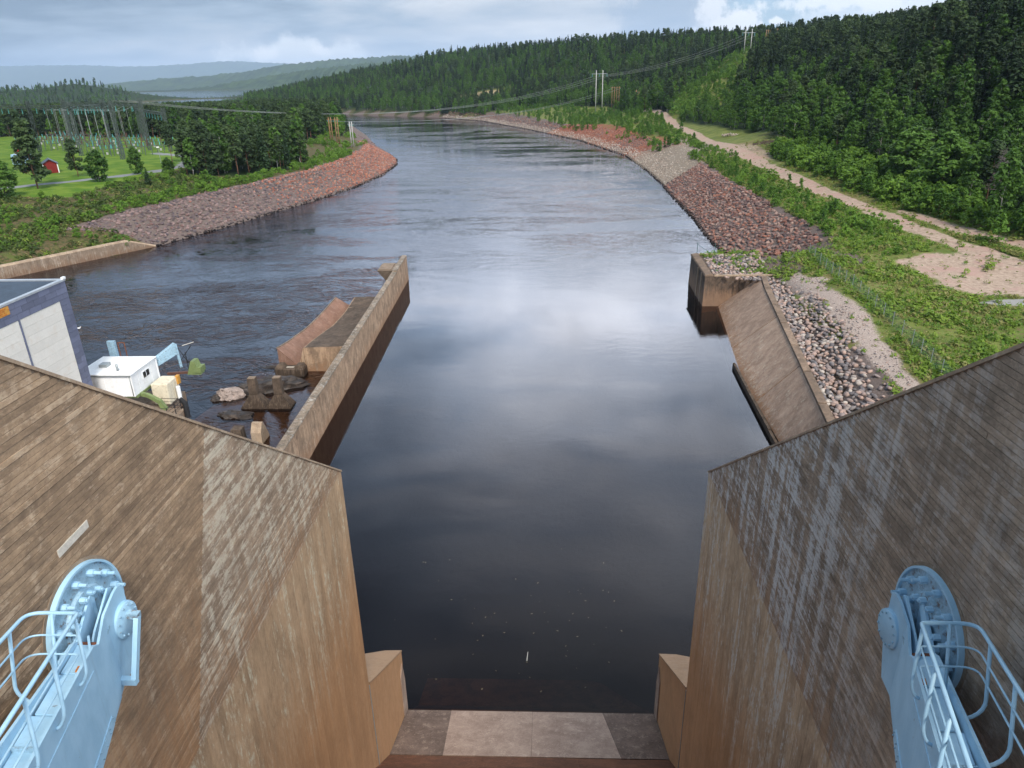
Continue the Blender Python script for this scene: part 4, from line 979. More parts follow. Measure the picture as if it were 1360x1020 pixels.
# ------------------------------------------------------------------ power station
def power_station():
    X = -43.2; Yn = 62.4; Zr = 15.75
    t = empty('power_station', (X-8, 50, 0)); inv = Matrix.Translation((-(X-8), -50, 0)); kids = []
    tag(t, 'power station hall with slate blue cladding, off white panels and flat dark roof', 'building')
    add = lambda mb, n, mt: kids.append(mb.build(n, mt, t)) or kids[-1]
    b = MB(); b.box(X-22, X-.12, 18, Yn-.12, -3, Zr-.05); add(b, 'wall', M_BODY)
    b = MB(); b.box(X-21.9, X-.35, 18.2, Yn-.35, Zr-.045, Zr+.02); add(b, 'roof', M_ROOF)
    b = MB(); b.box(X-.34, X+.06, 18, Yn+.06, Zr-.03, Zr+.14); b.box(X-22, X-.343, Yn-.34, Yn+.057, Zr-.033, Zr+.137); add(b, 'roof_flashing', M_METAL)
    b = MB(); b.box(X-.12, X+.10, Yn-.30, Yn+.10, Zr+.14, Zr+.34); add(b, 'corner_light', M_WHITE)
    rr = random.Random(4)
    mesh_cache = {}
    def panel(y0, y1, z0, z1, mt, name, proud=.0, face='e'):
        key = (round(y1-y0, 3), round(z1-z0, 3), mt.name, face)
        if key not in mesh_cache:
            m_ = MB(); w_, h_ = y1-y0, z1-z0
            if face == 'e': m_.box(-.11, 0, 0, w_, 0, h_)
            else: m_.box(0, w_, -.11, 0, 0, h_)
            mesh_cache[key] = m_.mesh(name, mt)
        o = link(bpy.data.objects.new(name, mesh_cache[key]), t)
        o.location = (X+proud, y0, z0) if face == 'e' else (y0, Yn+proud, z0); kids.append(o)
    g = .012; PH = .52
    # slate band along the top: four courses of long panels, staggered
    z = Zr-.04; row = 0
    while z-PH > 14.03-.05:
        y = Yn - (0 if row % 2 else .75)
        yy = [Yn]+([y] if y < Yn else [])
        while yy[-1] > 40: yy.append(yy[-1]-1.55)
        for a, c in zip(yy[:-1], yy[1:]): panel(c+g, a-g, z-PH+g, z-g, M_SLATE, 'slate_panel', rr.uniform(0, .012))
        z -= PH; row += 1
    zb = z
    # slate upright at the corner
    while z > 3.2:
        m_ = 1.35/2
        ys = [Yn, Yn-1.35] if row % 2 else [Yn, Yn-.62, Yn-1.35]
        for a, c in zip(ys[:-1], ys[1:]): panel(c+g, a-g, z-PH+g, z-g, M_SLATE, 'slate_panel', rr.uniform(0, .012))
        z -= PH; row += 1
    # off-white fields between narrow slate uprights
    y1 = Yn-1.37
    while y1 > 40:
        y0 = y1-5.45; z = zb-.02
        while z > 3.4:
            panel(y0+g, y1-g, z-.82+.006, z-.006, M_WPANEL, 'facade_panel', -.03+rr.uniform(0, .006)); z -= .82
        panel(y0-.15, y0-.0, 3.4, zb, M_SLATE, 'slate_mullion', .03); y1 = y0-.16
    # north face, seen edge on only
    x = X-1.4; 
    # orange emblem plate
    rl = random.Random(2)
    b = MB(); b.box(X+.012, X+.05, 52.9, 54.72, 14.94, 15.64); e = add(b, 'emblem_plate', M_YELLOW)
    for i in range(11):
        for j in range(4):
            if rl.random() < .6:
                q = MB(); y = 52.95+i*.16; z = 14.98+j*.16; q.box(X+.051, X+.075, y, y+.12, z, z+.10); kids.append(q.build('emblem_tile', M_ORANGE, t))
    for o in kids: o.matrix_parent_inverse = inv
power_station()
def tailrace_deck():
    b = MB(); b.box(-58, -36.2, 57.5, 65.6, -4, 1.25); b.box(-58, -38.4, 65.61, 70.0, -4, 1.24)
    o = b.build('tailrace_deck', M_BANKWALL); tag(o, 'concrete deck at the water under the white crane house', 'deck')
tailrace_deck()
def crane():
    t = empty('tailrace_crane', (-42.6, 66.5, 1.25)); inv = Matrix.Translation((42.6, -66.5, -1.25)); kids = []
    tag(t, 'travelling crane with white sheet metal house on olive green legs', 'crane')
    def add(mb, n, mt, par=None, bv=0, sm=False):
        o = mb.build(n, mt, par or t, sm); 
        if par is None: kids.append(o)
        if bv: bevel(o, bv)
        return o
    x0, x1, y0, y1 = -46.0, -40.4, 64.2, 69.2
    b = MB(); b.box(x0, x1, y0, y1, 3.2, 5.5); hs = add(b, 'machine_house', M_WHITE)
    b = MB(); b.box(x0-.1, x1+.1, y0-.1, y1+.1, 5.503, 5.62); add(b, 'house_roof', M_WHITE, None, .03)
    for i in range(1, 6):
        q = MB(); x = x0+i*(x1-x0)/6; q.box(x-.02, x+.02, y0-.025, y0-.002, 3.2, 5.49); kids.append(q.build('sheet_seam', M_WHITE, t))
    for i in range(1, 4):
        q = MB(); y = y0+i*(y1-y0)/4
        if abs(y-66.9) > .9: q.box(x1+.002, x1+.025, y-.02, y+.02, 3.2, 5.49); kids.append(q.build('sheet_seam', M_WHITE, t))
    for a, c in ((x1, y0), (x0, y0), (x1, y1)):
        q = MB(); q.box(a-.06, a+.06, c-.06, c+.06, 3.2, 5.498); kids.append(q.build('corner_trim', M_WHITE, t))
    b = MB(); b.box(x1+.0, x1+.05, 66.2, 67.55, 4.25, 5.05); w = add(b, 'window_frame', M_WHITE)
    for a in (66.28, 66.92):
        q = MB(); q.box(x1+.051, x1+.06, a, a+.54, 4.33, 4.97); kids.append(q.build('window_pane', M_GLASS, t))
    q = MB(); q.box(-44.6, -43.8, 66, 66.8, 5.623, 5.95); kids.append(q.build('roof_vent', M_GALV, t))
    q = MB(); q.tube([(-42.2, 65.2, 5.62), (-42.2, 65.2, 6.3)], .12, 8); kids.append(q.build('flue_pipe', M_GALV, t, True))
    q = MB(); q.box(-46.05, -40.35, 64.05, 64.13, 5.40, 5.50); kids.append(q.build('gutter', M_GALV, t))
    q = MB(); q.tube([(-40.5, 64.1, 5.4), (-40.5, 64.1, 3.3)], .04, 6); kids.append(q.build('downpipe', M_GALV, t, True))
    # olive legs, curved brackets and boom
    for y in (65.2, 68.3):
        b = MB(); b.tube([(-41.2, y, 3.2), (-39.7, y, 2.9), (-38.6, y, 2.2), (-38.2, y, 1.25)], [.26, .26, .3, .36], 4); add(b, 'curved_leg', M_GREEN)
        b = MB(); b.bar((-45, y, 3.2), (-45, y, 1.25), .4); add(b, 'straight_leg', M_GREEN)
    b = MB(); b.box(-46, -40.3, 64.4, 69, 2.95, 3.195); add(b, 'base_frame', M_GREEN)
    b = MB(); b.hexa([(-41.3, 69.3, 4.2), (-40.8, 69.3, 4.2), (-38.9, 70.9, 5.2), (-39.2, 71.1, 5.2)], [(-41.3, 69.3, 5.0), (-40.8, 69.3, 5.0), (-38.9, 70.9, 6.5), (-39.2, 71.1, 6.5)]); b.bar((-39.0, 71.1, 6.3), (-38.9, 71.2, 3.6), .2, .25); add(b, 'boom', M_BLUEDK)
    b = MB(); b.bar((-45.3, 70.0, 5.2), (-45.3, 70.0, 7.1), .8, .35); add(b, 'blue_cabinet', M_BLUEDK)
    b = MB()
    for x in (-44.6, -43.9): b.bar((x, 70, 5.2), (x, 70, 6.9), .07)
    b.bar((-44.6, 70, 6.9), (-43.9, 70, 6.9), .07); add(b, 'roof_ladder', M_RUST)
    b = MB(); b.bar((-40.2, 70.5, 3.1), (-37.0, 70.8, 3.2), .28, .22); add(b, 'outrigger', M_BROWNSTEEL)
    b = MB(); b.hexa([(-37.9, 70.3, 3.05), (-36.4, 70.3, 3.05), (-36.4, 71.3, 3.05), (-37.9, 71.3, 3.05)], [(-37.3, 70.3, 4.6), (-36.9, 70.3, 4.6), (-36.9, 71.3, 4.6), (-37.3, 71.3, 4.6)])
    b.box(-37.0, -36.3, 70.2, 71.4, 3.3, 3.9); add(b, 'winch', M_GREEN)
    b = MB(); b.bar((-38.9, 71.5, 4.3), (-37.2, 70.9, 6.2), .05); b.bar((-39.0, 71.2, 6.2), (-37.4, 71.0, 3.2), .06); b.bar((-37.8, 70.6, 3.2), (-37.8, 70.6, 5.6), .06); add(b, 'stay_rod', M_BLACK)
    b = MB(); b.bar((-38.3, 71.2, 6.1), (-37.1, 71.5, 6.4), .09, .05); add(b, 'lamp_arm', M_PATCH)
    for o in kids: o.matrix_parent_inverse = inv
crane()
def tank():
    t = empty('oil_tank', (-39.2, 66.8, 1.25)); tag(t, 'cream steel tank with orange edge under the crane house', 'tank')
    b = MB(); b.box(-.75, 1.0, -.4, 2.0, 0, 2.35); o = b.build('tank_body', M_CREAM, t); bevel(o, .12)
    for y in (-.1, .4, .9, 1.4): q = MB(); q.box(1.0, 1.03, y, y+.08, .2, 2.1); q.build('tank_rib', M_CREAM, t)
    q = MB(); q.box(.9, 1.2, 1.6, 2.1, 1.5, 2.42); q.build('orange_corner', M_YELLOW, t)
    q = MB(); q.tube([(1.35, 1.0, 0), (1.35, 1.0, 1.5)], .22, 12); q.build('white_cylinder', M_WHITE, t, 'auto')
tank()
def deck_rail():
    t = empty('deck_railing', (-37, 64, 1.25)); tag(t, 'black steel railing on the deck under the crane', 'railing')
    pts = [(-41, 63.0), (-39.6, 63.0), (-38.2, 63.0), (-36.8, 63.0), (-36.6, 64.2), (-36.6, 65.4), (-38.6, 65.5)]
    for x, y in pts: q = MB(); q.bar((x+37, y-64, 0), (x+37, y-64, 1.15), .06); q.build('rail_post', M_BLACK, t)
    for h in (.4, .78, 1.15):
        q = MB(); q.tube([(x+37, y-64, h) for x, y in pts], .028, 6); q.build('rail_bar', M_BLACK, t)
deck_rail()
q = MB(); q.tube([(-36.0, 65.2, .4), (-36.0, 65.2, 2.0), (-36.3, 65.0, 2.6)], [.28, .28, .2], 10); o = q.build('rubber_fender', M_BLACK, None, 'auto'); tag(o, 'black hanging fender at the outer corner of deck', 'fender')

# ------------------------------------------------------------------ poles, fences, wires
def hpole(name, label, group, x0, y0, z, sep, ang, h, arm_h, arm, mt, r=.22, n=2, brace=False):
    t = empty(name, (x0, y0, z), ang); tag(t, label, 'power pole', group)
    for i in range(n):
        u = (i-(n-1)/2)*sep
        q = MB(); q.tube([(u, 0, -.5), (u, 0, h)], [r, r*.7], 8); q.build('pole', mt, t, True)
    q = MB(); q.bar((-arm/2, 0, arm_h), (arm/2, 0, arm_h), .35 if h > 14 else .22, .35 if h > 14 else .2); q.build('cross_arm', M_GALV if mt is M_GPOLE else mt, t)
    for u in ([-arm/2+.3, 0, arm/2-.3]):
        q = MB(); q.tube([(u, 0, arm_h-.2), (u, 0, arm_h-1.9 if h > 14 else arm_h-.9)], .16 if h > 14 else .09, 6); q.build('insulator', M_INSUL, t)
    if brace:
        for k_ in range(5):
            q = MB(); q.bar((-sep*(n-1)/2, 0, .8+k_*h/5.6), (sep*(n-1)/2, 0, .8+k_*h/5.6), .22, .2); q.build('cross_brace', mt, t)
    return t
hpole('power_pole', 'tall pale twin leg power pole on the river bank', None, 41.2, 549, gz(41, 549), 4.6, .05, 27.5, 25.2, 11, M_GPOLE, .34)
hpole('power_pole', 'twin leg grey power pole on the hill crest at the clearing', None, 152.8, 590, gz(152.8, 590)-.5, 5.0, .2, 15.5, 13.0, 10, M_GPOLE, .34)
hpole('power_pole', 'ochre stained four leg wooden pole group beside the tall pale pole', None, 53.5, 556, gz(53.5, 556), 1.7, .1, 13.5, 12.9, 7.5, M_POLE, .26, 4)
hpole('power_pole', 'braced ladder like wooden pole left of the gravel road', None, 67, 538, gz(67, 538), 2.0, .3, 13, 12.0, 3.6, M_POLE, .30, 2, True)
hpole('power_pole', 'brown wooden pole cluster on the hill crest, nearer the twin pole', None, 168, 594, gz(168, 594)-.5, 1.5, .1, 12, 11.6, 4, M_POLE, .3, 3)
hpole('power_pole', 'brown wooden pole pair on the hill crest, farther from the twin pole', None, 175, 592, gz(175, 592)-.5, 2.0, .1, 12, 11.7, 4, M_POLE, .3, 2)
hpole('power_pole', 'brown wooden braced pole on left headland, nearest the wood', None, -94.5, 337, gz(-94.5, 337), 1.0, .2, 10.6, 9.6, 2.6, M_POLE, .24, 2, True)
hpole('power_pole', 'brown wooden braced pole on left headland, middle of three', None, -88.3, 325, gz(-88.3, 325), 1.0, .2, 11.2, 10.2, 2.6, M_POLE, .24, 2, True)
hpole('power_pole', 'wooden pole with white mast beside it, at headland tip', None, -79.6, 315, gz(-79.6, 315), .9, .2, 10, 9.0, 2.4, M_GPOLE, .2, 2)
def wire(label, a, b, sag, r, n=18):
    a, b = Vector(a), Vector(b); pts = []
    for i in range(n+1):
        f = i/n; p = a.lerp(b, f); p.z -= sag*4*f*(1-f); pts.append(p)
    q = MB(); q.tube(pts, r, 5); o = q.build('power_line', M_CABLE, None, True); tag(o, label, 'power line'); return o
zb = gz(41, 549)+23.3; zc = gz(152.8, 590)-.5+11.0
for u, w_ in ((-5.2, 'left'), (0, 'middle'), (5.2, 'right')):
    o = wire('bundle of line wires climbing from tall pale pole to hill crest', (41.2+u, 549, zb), (152.8+u, 590, zc), 4, .055); o['group'] = 'wires up the hill'
    o = wire('bundle of line wires crossing the river to the tall pale pole', (41.2+u, 549, zb), (-168+u*.6, 300, 27), 13, .055); o['group'] = 'wires across the river'
for u in (-3, 3):
    o = wire('low wire with small marker balls crossing to the brown pole group', (53.5+u, 556, gz(53.5, 556)+12), (-88, 326, gz(-88, 326)+9.5), 6.5, .05); o['group'] = 'low wires across the river'
def fence():
    line = [(42.2,121.0),(41.4,110),(40.97,103.6),(40.18,93.1),(39.12,81.3),(37.97,69.6),(36.42,60.6),(34.9,52)]
    pts = []; L = [Vector((a, b, 0)) for a, b in line]; cum = [0]
    for a, b in zip(L[:-1], L[1:]): cum.append(cum[-1]+(b-a).length)
    n = 24
    for i in range(n+1):
        s_ = cum[-1]*i/n; x = float(np.interp(s_, cum, [p.x for p in L])); y = float(np.interp(s_, cum, [p.y for p in L])); pts.append(Vector((x, y, gz(x, y))))
    t = empty('wire_fence', pts[0]); inv = Matrix.Translation(-pts[0]); tag(t, 'green wire mesh fence on thin steel posts through grass on the right', 'fence')
    kids = []
    for p in pts:
        q = MB(); q.tube([p-Vector((0, 0, .3)), p+Vector((0, 0, 1.75))], .035, 6); kids.append(q.build('fence_post', M_GALV, t))
    for a, b in zip(pts[:-1], pts[1:]):
        q = MB(); d = b-a; k_ = 14
        for h in np.linspace(.08, 1.65, 9): q.bar(a+Vector((0, 0, h)), b+Vector((0, 0, h)), .007)
        for j in range(1, k_): p = a+d*j/k_; q.bar(p+Vector((0, 0, .05)), p+Vector((0, 0, 1.65)), .007)
        kids.append(q.build('mesh_panel', M_MESH, t))
    for o in kids: o.matrix_parent_inverse = inv
fence()
def small_fence():
    t = empty('safety_fence', (26, 117.5, 4.9)); tag(t, 'three thin posts with a stay on the abutment corner', 'fence')
    for x, y in ((.2, .2), (3.0, -.1), (6.2, -.4)): q = MB(); q.tube([(x, y, -.1), (x, y, 1.75)], .04, 6); q.build('fence_post', M_MESH, t)
    q = MB(); q.bar((.2, .2, 1.5), (2.3, .0, .0), .045); q.build('stay', M_MESH, t)
    for h in (.6, 1.1, 1.7): q = MB(); q.bar((.2, .2, h), (6.2, -.4, h), .008); q.build('fence_wire', M_MESH, t)
small_fence()

# ------------------------------------------------------------------ substation
def lattice(mb, a, b, w, n):
    a, b = Vector(a), Vector(b); d = (b-a); L = d.length; t = d.normalized()
    u = t.cross(Vector((0, 0, 1))); u = Vector((1, 0, 0)) if u.length < .1 else u.normalized(); v = u.cross(t)
    cs = [(w/2, w/2), (-w/2, w/2), (-w/2, -w/2), (w/2, -w/2)]
    for i, j in cs: mb.bar(a+u*i+v*j, b+u*i+v*j, .17)
    for k_ in range(n):
        p0 = a+d*k_/n; p1 = a+d*(k_+1)/n
        for q in range(4):
            i0, j0 = cs[q]; i1, j1 = cs[(q+1) % 4]
            if k_ % 2: i0, j0, i1, j1 = i1, j1, i0, j0
            mb.bar(p0+u*i0+v*j0, p1+u*i1+v*j1, .11)
def gantry(label, p0, p1, h, w=1.0, legs=2):
    z0 = gz(*p0); t = empty('substation_gantry', (*p0, z0)); tag(t, label, 'gantry', 'lattice gantries of the substation')
    D = Vector((p1[0]-p0[0], p1[1]-p0[1], 0))
    for i in range(legs):
        c = D*i/max(1, legs-1); q = MB(); lattice(q, c+Vector((0, 0, -.3)), c+Vector((0, 0, h+(2.2 if i in (0, legs-1) else 0))), w, 11); q.build('lattice_leg', M_LATTICE, t)
    q = MB(); lattice(q, Vector((0, 0, h)), D+Vector((0, 0, h)), w*.85, max(8, int(D.length/2.4))); q.build('lattice_beam', M_LATTICE, t)
    nrm = Vector((-D.y, D.x, 0)).normalized()
    for j in range(1, 10):
        c = D*j/10; q = MB(); q.tube([c+Vector((0, 0, h-.6)), c+Vector((0, 0, h-2.6))], .12, 6); q.build('insulator_string', M_INSUL, t)
SUB = [((-176, 279.6), (-184, 314.6), 17.0), ((-146, 290), (-190, 352), 14.0), ((-150, 262), (-206, 300), 17.5), ((-158, 297), (-214, 335), 17.5), ((-206, 300), (-262, 338), 17.0), ((-190, 252), (-232, 226), 16.0), ((-172, 322), (-232, 364), 16.5), ((-214, 270), (-258, 246), 16.0)]
names = ['cross beam joining the two front gantries', 'lower beam running back to the wood', 'nearest the lawn edge', 'second row behind the nearest', 'reaching far left behind the transformer', 'over the transformers at far left', 'rearmost against the wood', 'beyond the transformers at far left']
for (a, b, h), nm in zip(SUB, names): gantry('grey lattice substation gantry, ' + nm, a, b, h)
for k_ in range(9):
    f = (k_+1)/10
    for (A, B), h0 in ((((-150, 262), (-206, 300)), 0), (((-158, 297), (-214, 335)), 1)):
        pass
for k_ in range(9):
    f = (k_+1)/10
    a = (-150-56*f, 262+38*f, 24.8); b = (-158-56*f, 297+38*f, 24.8)
    o = wire('overhead busbar wire strung between the two front gantries', a, b, 1.2, .05, 8); o['group'] = 'substation overhead wires'
    a2 = (-172-60*f, 322+42*f, 24.2)
    for q_ in (.25, .5, .75):
        p_ = Vector(a).lerp(Vector(b), q_); o = wire('thin dropper wire hanging from the busbars to the switch stands', (p_.x, p_.y, p_.z-1), (p_.x+1.5, p_.y-2, gz(p_.x, p_.y)+4), .3, .05, 3); o['group'] = 'substation dropper wires'
    o = wire('overhead busbar wire strung between the rear gantries', b, a2, 1.0, .05, 8); o['group'] = 'substation rear wires'
def stand(x, y, label, group, h, kind):
    z = gz(x, y); t = empty('switch_stand', (x, y, z), .6); tag(t, label, 'switchgear', group)
    for u in (-1.2, 1.2): q = MB(); q.bar((u, 0, -.2), (u, 0, h), .22); q.build('stand_leg', M_LATTICE, t)
    q = MB(); q.bar((-2.2, 0, h), (2.2, 0, h), .3, .2); q.build('stand_beam', M_LATTICE, t)
    for u in (-1.9, 0, 1.9):
        q = MB(); q.tube([(u, 0, h), (u, 0, h+.5), (u, 0, h+1.5)], [.16, .2, .12], 6); q.build('insulator', M_INSUL if kind else M_BROWNSTEEL, t)
    if kind: q = MB(); q.box(-.35, .35, -.5, .1, .6, 1.4); q.build('control_box', M_PORC, t)
    return t
proto = None
def copy_tree(o, parent=None):
    c = o.copy(); link(c)
    if parent is not None: c.parent = parent; c.matrix_parent_inverse = o.matrix_parent_inverse
    for ch in o.children: copy_tree(ch, c)
    return c
protos = [stand(-163, 275, 'low switch stand with white box and teal insulators on the lawn', 'switch stands with white boxes', 2.6, 1), stand(-168, 283, 'low switch stand with brown insulators on the lawn', 'switch stands with brown insulators', 3.2, 0)]
for i in range(5):
    for j in range(13):
        if (i, j) == (0, 0): continue
        x = -146-j*7.2-i*2.2+random.uniform(-.8, .8); y = 268+j*4.9+i*11+random.uniform(-.8, .8)
        c = copy_tree(protos[(i+j) % 2]); c.location = (x, y, gz(x, y))
        row = ['nearest the river', 'second row from the river', 'middle row', 'second row from the wood', 'nearest the wood'][i]
        end = 'far left end' if j > 8 else 'left end' if j > 4 else 'right end' if j < 3 else 'middle'
        c['label'] = ('switch stand with white box and teal insulators, ' if (i+j) % 2 == 0 else 'switch stand with brown insulators, ')+row+', '+end; c['group'] = 'switch stands, '+row+', '+end
def transformer(x, y, label, red):
    z = gz(x, y); t = empty('transformer', (x, y, z), .35); tag(t, label, 'transformer')
    q = MB(); q.box(-3, 3, -1.8, 1.8, .3, 3.6); o = q.build('tank', M_BLUEDK, t); bevel(o, .1)
    for i in range(9): q = MB(); q.box(-2.8+i*.64, -2.5+i*.64, -2.6, -1.82, .6, 3.2); q.build('cooling_fin', M_BLUEDK, t)
    for i in range(3): q = MB(); q.tube([(-1.8+i*1.8, .2, 3.6), (-1.8+i*1.8, .2, 4.4), (-1.8+i*1.8, .2, 6.4)], [.35, .4, .15], 8); q.build('bushing', M_BROWNSTEEL, t)
    q = MB(); q.tube([(-2.2, 1.4, 4.6), (2.2, 1.4, 4.6)], .5, 10); q.build('oil_vessel', M_RED if red else M_GALV, t)
transformer(-176, 247, 'grey transformer with red oil vessel by the red shed', True)
transformer(-190, 236, 'grey transformer with grey oil vessel at far left', False); transformer(-204, 227, 'grey transformer cut by the left picture edge', False)
def shed():
    x, y = -151.0, 223; z = gz(x, y); t = empty('red_shed', (x, y, z), .62); tag(t, 'small red wooden shed with dark gable roof by lawn path', 'shed')
    q = MB(); q.prism([(-1.9, 0), (1.9, 0), (1.9, 2.7), (0, 3.9), (-1.9, 2.7)], -3.0, 3.0, axis='y'); q.build('wall', M_REDWALL, t)
    for s in (-1, 1):
        q = MB(); a = [(s*2.3, -3.4, 2.52), (0, -3.4, 3.98), (0, 3.4, 3.98), (s*2.3, 3.4, 2.52)]; q.hexa(a, [(p[0], p[1], p[2]+.14) for p in a]); q.build('roof', M_SHEDROOF, t)
    for sx in (-1.9, 1.9):
        q = MB(); q.box(sx-.12, sx+.12, -3.06, -2.85, 0, 2.7); q.build('corner_board', M_WHITE, t)
    q = MB(); q.box(-.5, .5, -3.05, -3.005, .1, 2.1); q.build('door', M_REDWALL, t)
shed()
def lamp(x, y, label):
    z = gz(x, y); t = empty('yard_lamp', (x, y, z)); tag(t, label, 'lamp post')
    q = MB(); q.tube([(0, 0, -.2), (0, 0, 5.2)], [.09, .06], 8); q.build('mast', M_GALV, t); q = MB(); q.box(-.5, .35, -.2, .2, 5.2, 5.6); q.build('lamp_head', M_WHITE, t)
lamp(-128.4, 247, 'pale lamp post at the lawn corner below a pine')
# ------------------------------------------------------------------ scattering of uncountable pieces
def proto_collection(name, meshes):
    c = bpy.data.collections.new(name)
    for i, me in enumerate(meshes): c.objects.link(bpy.data.objects.new('%s_%02d' % (name, i), me))
    return c
def scatter(name, pts, rot, scl, idx, coll, parent=None):
    n = len(pts); me = bpy.data.meshes.new(name); me.vertices.add(n); me.vertices.foreach_set('co', np.asarray(pts, np.float32).ravel())
    a = me.attributes.new('rot', 'FLOAT_VECTOR', 'POINT'); a.data.foreach_set('vector', np.asarray(rot, np.float32).ravel())
    a = me.attributes.new('scl', 'FLOAT_VECTOR', 'POINT'); a.data.foreach_set('vector', np.asarray(scl, np.float32).ravel())
    a = me.attributes.new('idx', 'INT', 'POINT'); a.data.foreach_set('value', np.asarray(idx, np.int32))
    g = bpy.data.node_groups.new(name+'_nodes', 'GeometryNodeTree')
    g.interface.new_socket('Geometry', in_out='INPUT', socket_type='NodeSocketGeometry'); g.interface.new_socket('Geometry', in_out='OUTPUT', socket_type='NodeSocketGeometry')
    gi = g.nodes.new('NodeGroupInput'); go = g.nodes.new('NodeGroupOutput'); ip = g.nodes.new('GeometryNodeInstanceOnPoints'); ci = g.nodes.new('GeometryNodeCollectionInfo')
    ci.inputs['Collection'].default_value = coll; ci.inputs['Separate Children'].default_value = True; ci.inputs['Reset Children'].default_value = True
    def na(t, nm):
        q = g.nodes.new('GeometryNodeInputNamedAttribute'); q.data_type = t; q.inputs['Name'].default_value = nm
        return [o for o in q.outputs if o.enabled and o.name == 'Attribute'][0]
    L = g.links.new
    e2r = g.nodes.new('FunctionNodeEulerToRotation'); L(na('FLOAT_VECTOR', 'rot'), e2r.inputs[0])
    L(gi.outputs[0], ip.inputs['Points']); L(ci.outputs[0], ip.inputs['Instance']); ip.inputs['Pick Instance'].default_value = True
    L(na('INT', 'idx'), ip.inputs['Instance Index']); L(e2r.outputs[0], ip.inputs['Rotation']); L(na('FLOAT_VECTOR', 'scl'), ip.inputs['Scale'])
    L(ip.outputs[0], go.inputs[0])
    o = bpy.data.objects.new(name, me); link(o, parent); md = o.modifiers.new('scatter', 'NODES'); md.node_group = g
    o['kind'] = 'stuff'; return o

# ------------------------------------------------------------------ stones
def stone_mesh(seed, mt, sub=1, smooth=False, flat=.75):
    g = random.Random(seed); bm = bmesh.new(); bmesh.ops.create_icosphere(bm, subdivisions=sub, radius=.5)
    s_ = (1.0, g.uniform(.65, .95), flat*g.uniform(.8, 1.1)); pl = [(Vector((g.gauss(0, 1), g.gauss(0, 1), g.gauss(0, 1))).normalized(), g.uniform(.28, .42)) for _ in range(7)]
    for v in bm.verts:
        p = v.co.copy()
        for n_, d_ in pl:
            e = p.dot(n_)-d_
            if e > 0: p -= n_*e*.9
        p *= g.uniform(.93, 1.07); v.co = Vector((p.x*s_[0], p.y*s_[1], p.z*s_[2]))
    me = bpy.data.meshes.new('stone'); bm.to_mesh(me); bm.free(); me.materials.append(mt)
    if smooth: me.polygons.foreach_set('use_smooth', [True]*len(me.polygons))
    return me
def stonemat(name, stops):
    def f(k, b):
        P = pos(k); n = k.noise(P, 3.5, 5, .65); z = k.xyz(P)[2]
        col = k.ramp(objrand(k), stops)
        col = k.mix(k.step(n, .35, .7, 0, .45), col, (.09,.075,.07))
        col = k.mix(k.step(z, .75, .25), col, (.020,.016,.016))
        k.l.new(col, b.inputs['Base Color']); bump(k, b, k.noise(P, 9, 4, .7), .4, .05)
    return mat(name, f, .85, .2)
M_STA = stonemat('grey_pink_stone', [(0,(0.092,0.092,0.101)),(.2,(0.185,0.166,0.172)),(.4,(0.333,0.246,0.216)),(.6,(0.419,0.290,0.240)),(.8,(0.246,0.203,0.197)),(.93,(0.484,0.431,0.382)),(1,(0.123,0.111,0.123))])
M_STR = stonemat('dark_red_stone', [(0,(0.077,0.061,0.068)),(.2,(0.182,0.077,0.056)),(.4,(0.140,0.096,0.094)),(.6,(0.293,0.123,0.082)),(.75,(0.246,0.170,0.147)),(.9,(0.351,0.234,0.194)),(1,(0.105,0.077,0.079))])
M_STL = stonemat('grey_purple_stone', [(0,(0.067,0.055,0.065)),(.25,(0.121,0.092,0.098)),(.5,(0.190,0.130,0.122)),(.7,(0.261,0.184,0.173)),(.85,(0.154,0.086,0.078)),(1,(0.090,0.072,0.078))])
M_STX = stonemat('brick_red_stone', [(0,(.15,.065,.052)),(.25,(.34,.115,.070)),(.5,(.25,.115,.090)),(.7,(.42,.165,.095)),(.85,(.32,.22,.19)),(1,(.16,.09,.08))])
M_STB = stonemat('beige_stone', [(0,(0.238,0.196,0.161)),(.3,(0.378,0.308,0.252)),(.6,(0.490,0.420,0.364)),(.85,(0.308,0.238,0.196)),(1,(0.550,0.532,0.490))])
SC = {k_: proto_collection('stone_kind_'+k_, [stone_mesh(i*7+j, m_, 1, k_ == 'a') for i in range(5)]) for j, (k_, m_) in enumerate((('a', M_STA), ('r', M_STR), ('l', M_STL), ('x', M_STX), ('b', M_STB)))}
def jitter(x0, x1, y0, y1, s):
    xs = np.arange(x0, x1, s); ys = np.arange(y0, y1, s); X, Y = np.meshgrid(xs, ys)
    return (X+rng.uniform(-.48, .48, X.shape)*s).ravel(), (Y+rng.uniform(-.48, .48, X.shape)*s).ravel()
def in_view(x, y, z, margin=70):
    d = np.stack([x-CAMPOS.x, y-CAMPOS.y, z-CAMPOS.z], -1); f_ = d@np.array(fw); f_ = np.where(f_ < .1, .1, f_)
    u = 680+946.97*(d@np.array(rt2))/f_; v = 510-946.97*(d@np.array(up2))/f_
    return (u > -margin) & (u < 1360+margin) & (v > -margin*2) & (v < 1020) & (f_ > 1)
def dist(x, y, z): return np.sqrt((x-CAMPOS.x)**2+(y-CAMPOS.y)**2+(z-CAMPOS.z)**2)
